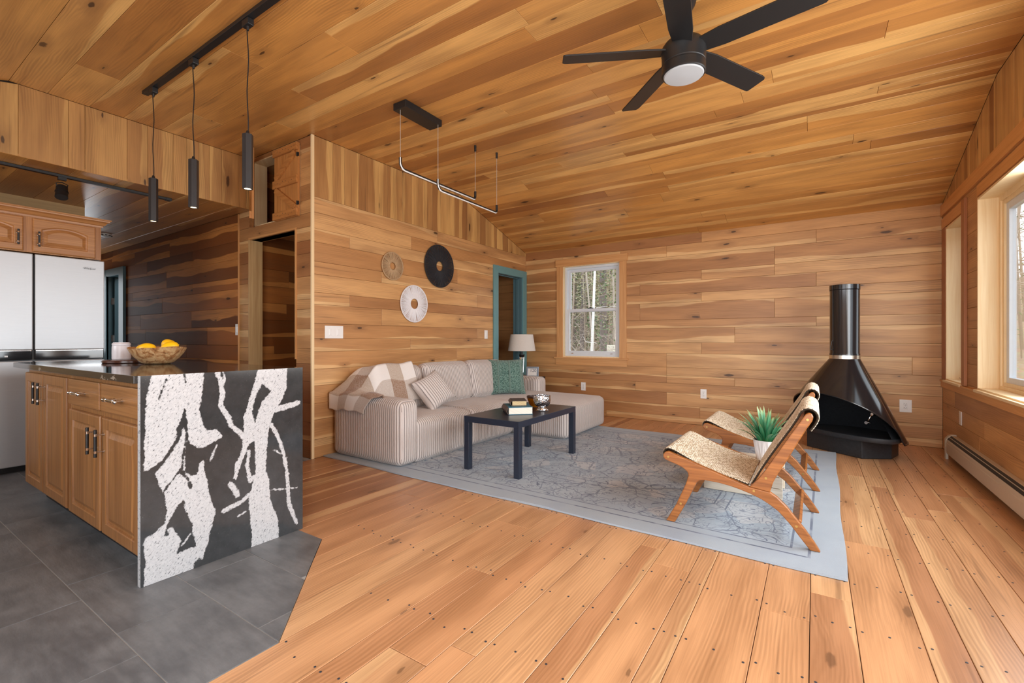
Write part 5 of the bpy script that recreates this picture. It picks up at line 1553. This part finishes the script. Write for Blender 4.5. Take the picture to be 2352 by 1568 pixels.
def woven(name, prof, y0, y1):
    pu, pv = .0165, .0150
    nW = int((y1-y0)/pu*4)
    _, ln = bez(prof, 10)
    nL = int(ln/pv*4)
    P, ln = bez(prof, nL)
    vs = []; uvs = []
    for i in range(nL+1):
        d = P[min(i+1, nL)]-P[max(i-1, 0)]; nrm = Vector((-d.z, 0, d.x)).normalized()
        v = ln*i/nL
        for j in range(nW+1):
            u = (y1-y0)*j/nW
            a = PI*u/pu; b = PI*v/pv+PI/2*math.floor(a/PI)
            h = abs(math.sin(a))*abs(math.sin(b))
            q = P[i]+nrm*(h*.0055)
            vs.append((q.x, y0+u, q.z+ZR)); uvs.append((u, v))
    m = MB(); m.v = vs
    m.f = [(i*(nW+1)+j, i*(nW+1)+j+1, (i+1)*(nW+1)+j+1, (i+1)*(nW+1)+j) for i in range(nL) for j in range(nW)]
    me = m.mesh(name, M_rope, 'all', fix=False)
    uv = me.uv_layers.new(name='uv')
    li = np.empty(len(me.loops), dtype=np.int32); me.loops.foreach_get('vertex_index', li)
    uv.data.foreach_set('uv', np.array(uvs, dtype=np.float32)[li].ravel())
    o = bpy.data.objects.new(name, me); COL.objects.link(o)
    o.parent = ch; o.matrix_parent_inverse = parent_world(ch).inverted()
    so = o.modifiers.new('thick', 'SOLIDIFY'); so.thickness = .009; so.offset = -1
    return o
woven('woven_seat', [(-.722, .362), (-.742, .372), (-.748, .392), (-.734, .412), (-.70, .408), (-.62, .372), (-.54, .338), (-.46, .313), (-.38, .293), (-.30, .272)], YA+.031, YBB-.031)
woven('woven_back', [(-.276, .285), (-.246, .345), (-.20, .43), (-.15, .515), (-.10, .598), (-.066, .660), (-.052, .690), (-.030, .706), (-.004, .700), (.010, .676), (.002, .645), (-.022, .606)], YA+.031, YBB-.031)
ch2 = copy_tree(ch)
ch2.location = (ch.location.x+.010, ch.location.y+1.112, ch.location.z)
tag(ch2, 'teak lounge chair with woven cord seat, farther one beside the fireplace')

# ------------------------------------------------------------------ CRATE AND PLANT
cr = thing('wooden_crate', (-.42, 3.70, ZR), 'whitewashed slatted crate used as a side table between the two chairs', 'crate')
x0, x1, y0, y1, zh = -.665, -.175, 3.535, 3.835, .238
for z in (ZR+.002, .088, .164):
    for y in (y0, y1-.012): MB().bbox(x0, x1, y, y+.012, z, z+.070, .0015, 1).build('slat', M_white_slat, cr)
    for x in (x0+.012, x1-.024): MB().bbox(x, x+.012, y0+.012, y1-.012, z, z+.070, .0015, 1).build('slat', M_white_slat, cr)
for x in (x0+.024, x1-.058):
    for y in (y0+.013, y1-.045): MB().box(x, x+.032, y, y+.032, ZR+.002, zh-.008).build('corner_post', M_white_slat, cr)
for k in range(4): MB().bbox(x0+.001, x1-.001, y0+.004+k*.074, y0+.072+k*.074, zh-.010, zh, .0015, 1).build('top_slat', M_white_slat, cr)
pl = thing('potted_plant', (-.285, 3.655, zh), 'green spiky plant in a white fluted pot on the crate', 'plant')
px_, py_ = -.285, 3.655
def flute(t, z): return 1+.035*math.sin(t*16+z*24*math.copysign(1, math.sin(t*8)))*(1 if .008 < z < .138 else 0)
MB().lathe([(.0001, 0), (.050, 0), (.054, .004)]+[(.054+.021*k/10, .008+.13*k/10) for k in range(11)]+[(.0765, .145), (.071, .145), (.066, .118), (.0001, .116)], (px_, py_, zh), 128, rfun=flute).build('pot', plain('white_pot', lin(238, 238, 238), .35, vary=.01), pl, smooth=True)
MB().lathe([(.0001, .119), (.045, .121), (.068, .117)], (px_, py_, zh), 24).build('soil', plain('potting_soil', lin(60, 52, 38), .9, vary=.3), pl)
def leaf_mat():
    t = NT('blue_green_leaf')
    uv = t.sep(t.coord('UV'))
    oi = t.node('ShaderNodeObjectInfo')
    c = t.ramp(uv[1], [(0, lin(66, 120, 56)), (.35, lin(46, 128, 84)), (.75, lin(96, 168, 128)), (1, lin(196, 210, 150))])
    md = t.math('SUBTRACT', 1.0, t.step(t.math('ABSOLUTE', t.math('SUBTRACT', uv[0], .5)), .02, .10))
    c = t.mix(t.math('MULTIPLY', md, .35), c, lin(170, 210, 150))
    c = t.mix(t.math('MULTIPLY', oi.outputs['Random'], .35), c, lin(30, 104, 74))
    t.set(color=c, rough=.4, spec=.4)
    return t.m
M_leaf = leaf_mat()
rl = random.Random(21)
for k in range(64):
    a = 2*PI*k*.381966+rl.uniform(-.2, .2)
    ring_ = k/64
    tilt = .10+1.05*ring_**.8+rl.uniform(-.1, .1)
    ln = rl.uniform(.20, .27)*(1 if ring_ < .8 else .85)
    wd = rl.uniform(.010, .0145)
    d = Vector((math.cos(a), math.sin(a), 0)); side = Vector((-math.sin(a), math.cos(a), 0))
    p = Vector((px_, py_, zh+.112))+d*(.008+.028*ring_)
    m = MB(); uvq = []
    n = 9
    for i in range(n+1):
        s = i/n
        th = tilt*(.45+.85*s)+.35*s*s*ring_
        w = wd*math.sin(PI*min(1, (s*.86+.14))**.8)**.7 if s < 1 else .0004
        up = Vector((0, 0, 1))*math.cos(th)+d*math.sin(th)
        nr = up.cross(side)
        for q, (o_, z_) in enumerate(((-1, .30), (0, 0), (1, .30))):
            m.v.append(tuple(p+side*(o_*w)+nr*(-z_*w)))
            uvq.append((q*.5, s))
        p = p+up*(ln/n)
    m.f = [(i*3+j, i*3+j+1, (i+1)*3+j+1, (i+1)*3+j) for i in range(n) for j in range(2)]
    me = m.mesh('leaf', M_leaf, 'all', fix=False)
    uv = me.uv_layers.new(name='uv')
    for l in me.loops: uv.data[l.index].uv = uvq[l.vertex_index]
    o = bpy.data.objects.new('leaf', me); COL.objects.link(o)
    o.parent = pl; o.matrix_parent_inverse = parent_world(pl).inverted()

# ------------------------------------------------------------------ FIREPLACE
C0 = Vector((.245, 5.455, 0)); DF = Vector((-.61, -.79, 0)).normalized(); DR = Vector((DF.y*-1, DF.x, 0))*1.0
DR = Vector((.79, -.61, 0)).normalized()
F3 = lambda r, d, z: tuple(C0+DR*r+DF*d+Vector((0, 0, z)))
fp = thing('fireplace', C0, 'black freestanding cone fireplace with a stovepipe in the far right corner', 'fireplace')
base = [(-.30, .115), (.235, .115), (.33, -.13), (.26, -.34), (-.26, -.34), (-.38, -.13)]
MB().prism([(a, b) for a, b in reversed(base)], lambda a, b, d: F3(a, b, d), .001, .185).build('plinth', M_iron, fp, bevel=.006)
# firebox bowl with curved front lip
def lipR(t):   # t: angle from the front direction
    return .50
bw = MB()
n = 64
prof = []
vs = []
for i in range(n):
    t = 2*PI*i/n
    c, s = math.cos(t), math.sin(t)          # c: front, s: right
    def rr(r):
        d, q = r*c, r*s
        if d > 0: d *= .42
        return d, q
    for r, z in ((.30, .160), (.40, .162), (.432, .166), (.440, .178), (.438, .206), (.425, .209), (.418, .198), (.34, .190), (.0001, .188)):
        d, q = rr(r); vs.append(F3(q, d, z))
bw.add(vs, [(i*9+j, ((i+1) % n)*9+j, ((i+1) % n)*9+j+1, i*9+j+1) for i in range(n) for j in range(8)])
bw.build('firebox', M_iron, fp, smooth=True)
def hood_edge(t):
    a = abs((t+PI) % (2*PI)-PI)
    lim = math.radians(97)
    k = max(0, math.cos(min(1, a/lim)*PI/2))
    z = .158+.430*k**.62
    r = .468-.080*k
    if a > lim: r = .475-.03*min(1, (a-lim)/1.0)
    return r, z
hm = MB(); n = 120; ns = 22
for off in (0, .006):
    vs = []
    for i in range(n):
        t = 2*PI*i/n
        r1, z1 = hood_edge(t); r0, z0 = .118, .905
        for j in range(ns+1):
            s = j/ns
            ss = s+.0*s
            r = r0+(r1-r0)*ss+.006*math.sin(PI*s); z = z0+(z1-z0)*s
            r -= off
            vs.append(F3(r*math.sin(t), r*math.cos(t), z-off*.6))
    f = [(i*(ns+1)+j, ((i+1) % n)*(ns+1)+j, ((i+1) % n)*(ns+1)+j+1, i*(ns+1)+j+1) for i in range(n) for j in range(ns)]
    hm.add(vs, f if off == 0 else [q[::-1] for q in f])
b0 = n*(ns+1)
hm.f += [(i*(ns+1)+ns, ((i+1) % n)*(ns+1)+ns, b0+((i+1) % n)*(ns+1)+ns, b0+i*(ns+1)+ns) for i in range(n)]
hm.build('hood', M_blackgloss, fp, smooth=True)
rim_ = [F3(hood_edge(2*PI*i/n)[0]*math.sin(2*PI*i/n), hood_edge(2*PI*i/n)[0]*math.cos(2*PI*i/n), hood_edge(2*PI*i/n)[1]) for i in range(n)]
MB().tube(rim_, .006, 8, True).build('hood_rim', M_blackgloss, fp, smooth=True)
# inner back plate of the fire chamber
ip = MB()
ip.grid(lambda a, b: F3((.415-.20*b)*math.sin(PI*.5+PI*a), (.40-.20*b)*math.cos(PI*.5+PI*a), .19+.40*b), 36, 8)
ip.build('fire_wall', M_iron, fp, smooth=True)
MB().cyl(F3(.26, -.02, .40), F3(.265, .03, .405), .012, n=14).tube([F3(.262, .03, .40), F3(.245, .035, .36), F3(.24, .05, .33), F3(.27, .055, .328)], .004, 8).cyl(F3(.23, .02, .325), F3(.235, .06, .325), .014, n=14).build('damper_chain', M_chrome, fp, smooth=True)
MB().lathe([(.117, .895), (.123, .899), (.123, .932), (.118, .935)], C0, 48).build('collar', plain('steel_collar', (.62, .56, .47, 1), .28, 1.0), fp, smooth=True)
MB().lathe([(.117, .930), (.121, .933), (.121, .948), (.1185, .952), (.1185, 1.555), (.122, 1.553), (.1185, 1.558), (.1225, 1.560), (.1225, 1.603), (.1175, 1.605), (.1165, 1.60), (.1165, .93)], C0, 56).build('stovepipe', plain('satin_black_pipe', (.012, .013, .015, 1), .18, spec=.7), fp, smooth=True)
hp = lambda a, z: tuple(C0+Vector((-.836, -.549, 0))*a+Vector((0, 0, z)))
MB().tube([hp(.117, 1.075), hp(.125, 1.06), hp(.137, 1.0), hp(.133, .985), hp(.119, .987)], .0035, 8).build('damper_handle', M_black, fp, smooth=True)

# ------------------------------------------------------------------ OUTSIDE: wooded slope
def ground_h(x, y):
    d = max(0, y-8.5)
    return -.55+d*.155+.12*math.sin(x*.7+y*.4)+.08*math.sin(x*1.9-y*1.3)
def litter():
    t = NT('leaf_litter'); P = t.coord()
    n = t.noise(P, 6, 6, .7); v = t.voro(P, 14, out='Color')
    c = t.mix(n, lin(120, 98, 76), lin(178, 158, 128)); c = t.mix(.35, c, v, 'SOFT_LIGHT')
    t.set(color=c, rough=.9); t.bump(n, .8, .05); return t.m
g = MB().grid(lambda a, b: (-40+80*a, 6.7+42*b, ground_h(-40+80*a, 6.7+42*b)), 60, 60).build('ground', litter(), smooth='all')
tag(g, kind='structure')
g2 = MB().box(1.5, 60, -30, 6.7, -.7, -.55).build('ground_side', g.data.materials[0]); tag(g2, kind='structure')
g3 = MB().box(-40, 60, -40, -1.3, -.7, -.5).build('ground_front', g.data.materials[0]); tag(g3, kind='structure')
def bark(name, a, b, bands=False):
    t = NT(name); P = t.coord()
    n = t.noise(t.vmath('MULTIPLY', P, (9, 9, 1.6)), 3, 4, .65)
    c = t.mix(n, a, b)
    if bands:
        k = t.step(t.noise(t.vmath('MULTIPLY', P, (4, 4, 16)), 1.0, 3, .6), .62, .68)
        c = t.mix(k, c, lin(52, 48, 46))
    t.set(color=c, rough=.85); t.bump(n, .6, .02); return t.m
M_birch = bark('white_birch_bark', lin(214, 212, 206), lin(248, 246, 242), True)
M_bark = bark('grey_conifer_bark', lin(84, 78, 74), lin(134, 124, 118))
M_twig = bark('pale_twig_bark', lin(146, 132, 118), lin(200, 188, 174))
M_need = plain('conifer_needles', lin(92, 118, 76), .8, vary=.3, scale=3)
M_budd = plain('spring_buds', lin(172, 166, 130), .8, vary=.3, scale=3)
rt = random.Random(5)
def branches(m, x, y, z0, z1, n, ln, th, rise=.1):
    for k in range(n):
        z = rt.uniform(z0, z1); a = rt.uniform(0, 2*PI); l = ln*rt.uniform(.5, 1)
        p = [Vector((x, y, z))]
        dd = Vector((math.cos(a), math.sin(a), rise+rt.uniform(-.3, .2)))
        for s in range(5):
            p.append(p[-1]+dd*l/5); dd += Vector((rt.uniform(-.3, .3), rt.uniform(-.3, .3), rt.uniform(-.18, .22)))
        m.tube(p, [th*(1-.17*i) for i in range(6)], 5)
        for q in range(2, 5):
            d2 = Vector((rt.uniform(-1, 1), rt.uniform(-1, 1), rt.uniform(-.4, .5)))*l*.22
            m.tube([p[q], p[q]+d2, p[q]+d2*1.6+Vector((0, 0, rt.uniform(-.1, .1)))], [th*.45, th*.3, th*.1], 4)
def foliage(m, x, y, z0, z1, rad, n, sz, taper=.6):
    for k in range(n):
        h = rt.random(); z = z0+(z1-z0)*h; r = rad*(1-taper*h)*math.sqrt(rt.random()); a = rt.uniform(0, 2*PI)
        c = Vector((x+r*math.cos(a), y+r*math.sin(a), z))
        u = Vector((rt.uniform(-1, 1), rt.uniform(-1, 1), rt.uniform(-.5, .5))).normalized()*sz*rt.uniform(.5, 1.2)
        v = u.orthogonal().normalized()*sz*.35
        m.add([c-u, c-v, c+u, c+v], [(0, 1, 2, 3)])
def tree(name, x, y, r, h, label, mat, lean=(0, 0), br=8, bl=1.6, fol=0, fmat=None, frad=1.2, fz=.3, cat='tree', grp='trees beyond the windows'):
    z0 = ground_h(x, y) if y > 6.7 else -.55
    e = thing(name, (x, y, z0), label, cat, grp)
    p = [(x+lean[0]*s+.05*math.sin(s*5+x), y+lean[1]*s, z0-.1+h*s) for s in [k/9 for k in range(10)]]
    MB().tube(p, [r*(1-.07*k) for k in range(10)], 14).build('trunk', mat, e, smooth=True)
    if br:
        m = MB(); branches(m, x+lean[0]*.4, y, z0+1.0, z0+h*.8, br, bl, r*.22 if r < .12 else .022)
        o = m.build('branches', M_twig if mat is not M_birch else M_birch, e, smooth='all'); o['kind'] = 'stuff'
    if fol:
        m = MB(); foliage(m, x, y, z0+h*fz, z0+h, frad, fol*2, .055)
        o = m.build('needles' if fmat is M_need else 'buds', fmat, e, fix=False); o['kind'] = 'stuff'
    return e
# seen through the back window (x/y about -0.42 .. -0.33)
def at(px, y): 
    a = (px-1176)/1056; dx = -.5492+.8357*a; dy = .8357+.5492*a
    return dx/dy*y
tree('birch_tree', at(1350, 10.5), 10.5, .037, 8, 'slim white birch in the middle of the back window', M_birch, (.55, 0), 7, 1.6)
tree('conifer_tree', at(1382, 13), 13, .115, 12, 'thick grey conifer trunk right of the birch', M_bark, (0, 0), 9, 2.2)
tree('conifer_tree', at(1337, 14.5), 14.5, .075, 12, 'grey conifer trunk left of the birch', M_bark, (0, 0), 10, 2.2)
tree('conifer_tree', at(1308, 18), 18, .075, 12, 'thin grey conifer trunk at the left edge of the back window', M_bark, (0, 0), 8, 2, 900, M_need, 1.7, .15)
tree('young_tree', at(1408, 12), 12, .035, 6, 'pale slim sapling behind the posted sign', M_twig, (.1, 0), 10, 1.4, 500, M_need, .8, .05)
tree('young_tree', at(1364, 11.5), 11.5, .030, 5, 'thin leaning sapling just right of the birch', M_twig, (-.3, 0), 7, 1.3)
tree('evergreen_tree', at(1400, 17), 17, .12, 7, 'green young evergreen behind the sign, right side of window', M_bark, (0, 0), 4, 1, 3200, M_need, 1.8, .02)
tree('evergreen_tree', at(1318, 15.5), 15.5, .10, 4.2, 'low green evergreen at the lower left of the back window', M_bark, (0, 0), 3, 1, 1800, M_need, 1.2, .02)
tree('evergreen_tree', at(1362, 19), 19, .12, 7, 'green evergreen behind the birch', M_bark, (0, 0), 3, 1, 2600, M_need, 1.6, .05)
for k, (px, y, r_, lb) in enumerate(((1299, 23, .10, 'bare forest trunk farthest left in the back window'), (1316, 26, .13, 'bare forest trunk just left of the grey conifer'), (1327, 21, .05, 'pale bare stem between the left conifer and the window edge'),
        (1356, 27, .12, 'bare forest trunk right behind the birch'), (1371, 22, .06, 'pale bare stem left of the thick conifer'), (1393, 25, .11, 'bare forest trunk between thick conifer and sign'), (1417, 22, .08, 'bare forest trunk farthest right in the back window'))):
    tree('forest_tree', at(px, y), y, r_, 13, lb, M_bark if k % 3 else M_twig, (rt.uniform(-.3, .3), 0), 14, 2.0)
th = MB()
for k in range(150):
    px = rt.uniform(1280, 1450); y = rt.uniform(14, 34); x = at(px, y); z0 = ground_h(x, y); r_ = rt.uniform(.012, .05)
    th.tube([(x, y, z0-.1), (x+rt.uniform(-.2, .2), y, z0+3), (x+rt.uniform(-.5, .5), y, z0+9)], [r_, r_*.8, r_*.4], 5)
    branches(th, x, y, z0+.5, z0+6, 7, 1.7, .010)
th = th.build('distant_thicket', M_twig, smooth='all'); tag(th, 'far thicket of bare stems and twigs filling the back window', 'thicket', kind='stuff')
fo2 = MB()
for k in range(70):
    y = rt.uniform(13, 30); x = at(rt.uniform(1285, 1445), y); z0 = ground_h(x, y)
    foliage(fo2, x, y, z0+rt.uniform(0, 3), z0+rt.uniform(3, 7), 1.0, 420, .050, .2)
fo2 = fo2.build('spring_foliage', M_budd, fix=False); tag(fo2, 'hazy spring leaves among the trunks outside the back window', 'foliage', kind='stuff')
# seen through the right-hand window
for k, (x, y, lb) in enumerate(((4.4, 15.5, 'bare grey tree nearest beyond the right-hand window'), (5.7, 19.5, 'pale bare tree behind the nearest one, right-hand window'), (7.2, 25, 'tall bare tree farthest back beyond the right-hand window'))):
    tree('forest_tree', x, y, .10+.02*k, 11, lb, M_twig if k % 2 else M_bark, (.2, 0), 26, 2.2, 500, M_budd if k % 3 else M_need, 2.0, .05, grp='trees beyond the right window')
th = MB()
for k in range(22):
    y = rt.uniform(14, 40); x = y*(.255+rt.uniform(-.05, .05)); z0 = ground_h(x, y); r_ = rt.uniform(.015, .06)
    th.tube([(x, y, z0-.1), (x+rt.uniform(-.2, .2), y, z0+3), (x+rt.uniform(-.5, .5), y, z0+9)], [r_, r_*.8, r_*.4], 5)
    branches(th, x, y, z0+.5, z0+7, 9, 1.7, .010)
th = th.build('side_thicket', M_twig, smooth='all'); tag(th, 'thicket of bare twigs beyond the right-hand window', 'thicket', kind='stuff')
und = MB()
for k in range(60):
    y = rt.uniform(9.5, 22); x = at(rt.uniform(1285, 1445), y)
    branches(und, x, y, ground_h(x, y), ground_h(x, y)+.5, 3, 1.3, .009, .8)
o = und.build('undergrowth', M_twig, smooth='all'); tag(o, 'tangle of bare pale undergrowth twigs outside the back window', 'undergrowth', kind='stuff')
sx, sy = at(1403.5, 9.6), 9.6
sz = 1.08-22*(-.549*sx+.836*sy)/1056
sg = thing('posted_sign', (sx, sy, ground_h(sx, sy)), 'small weathered white sign on two thin posts outside the back window', 'sign')
ts = NT('weathered_sign_print'); P = ts.coord('Generated')
q = ts.sep(P)
bn = ts.math('MULTIPLY', ts.step(ts.noise(ts.vmath('MULTIPLY', P, (7, 1, 7)), 1.0, 2), .52, .58), ts.step(ts.math('ABSOLUTE', ts.math('SUBTRACT', q[2], .5)), .36, .30))
rd = ts.step(ts.noise(P, 5, 2), .60, .66)
cc = ts.mix(ts.math('MULTIPLY', bn, .55), lin(228, 222, 204), lin(120, 104, 90)); cc = ts.mix(ts.math('MULTIPLY', rd, .35), cc, lin(196, 96, 56))
ts.set(color=cc, rough=.7)
MB().bbox(sx-.095, sx+.095, sy-.006, sy, sz-.095, sz+.095, .002, 1).build('sign_board', ts.m, sg)
for d in (-.06, .06): MB().cyl((sx+d, sy+.006, ground_h(sx, sy)-.1), (sx+d, sy+.006, sz+.05), .006, n=6).build('post', M_twig, sg)
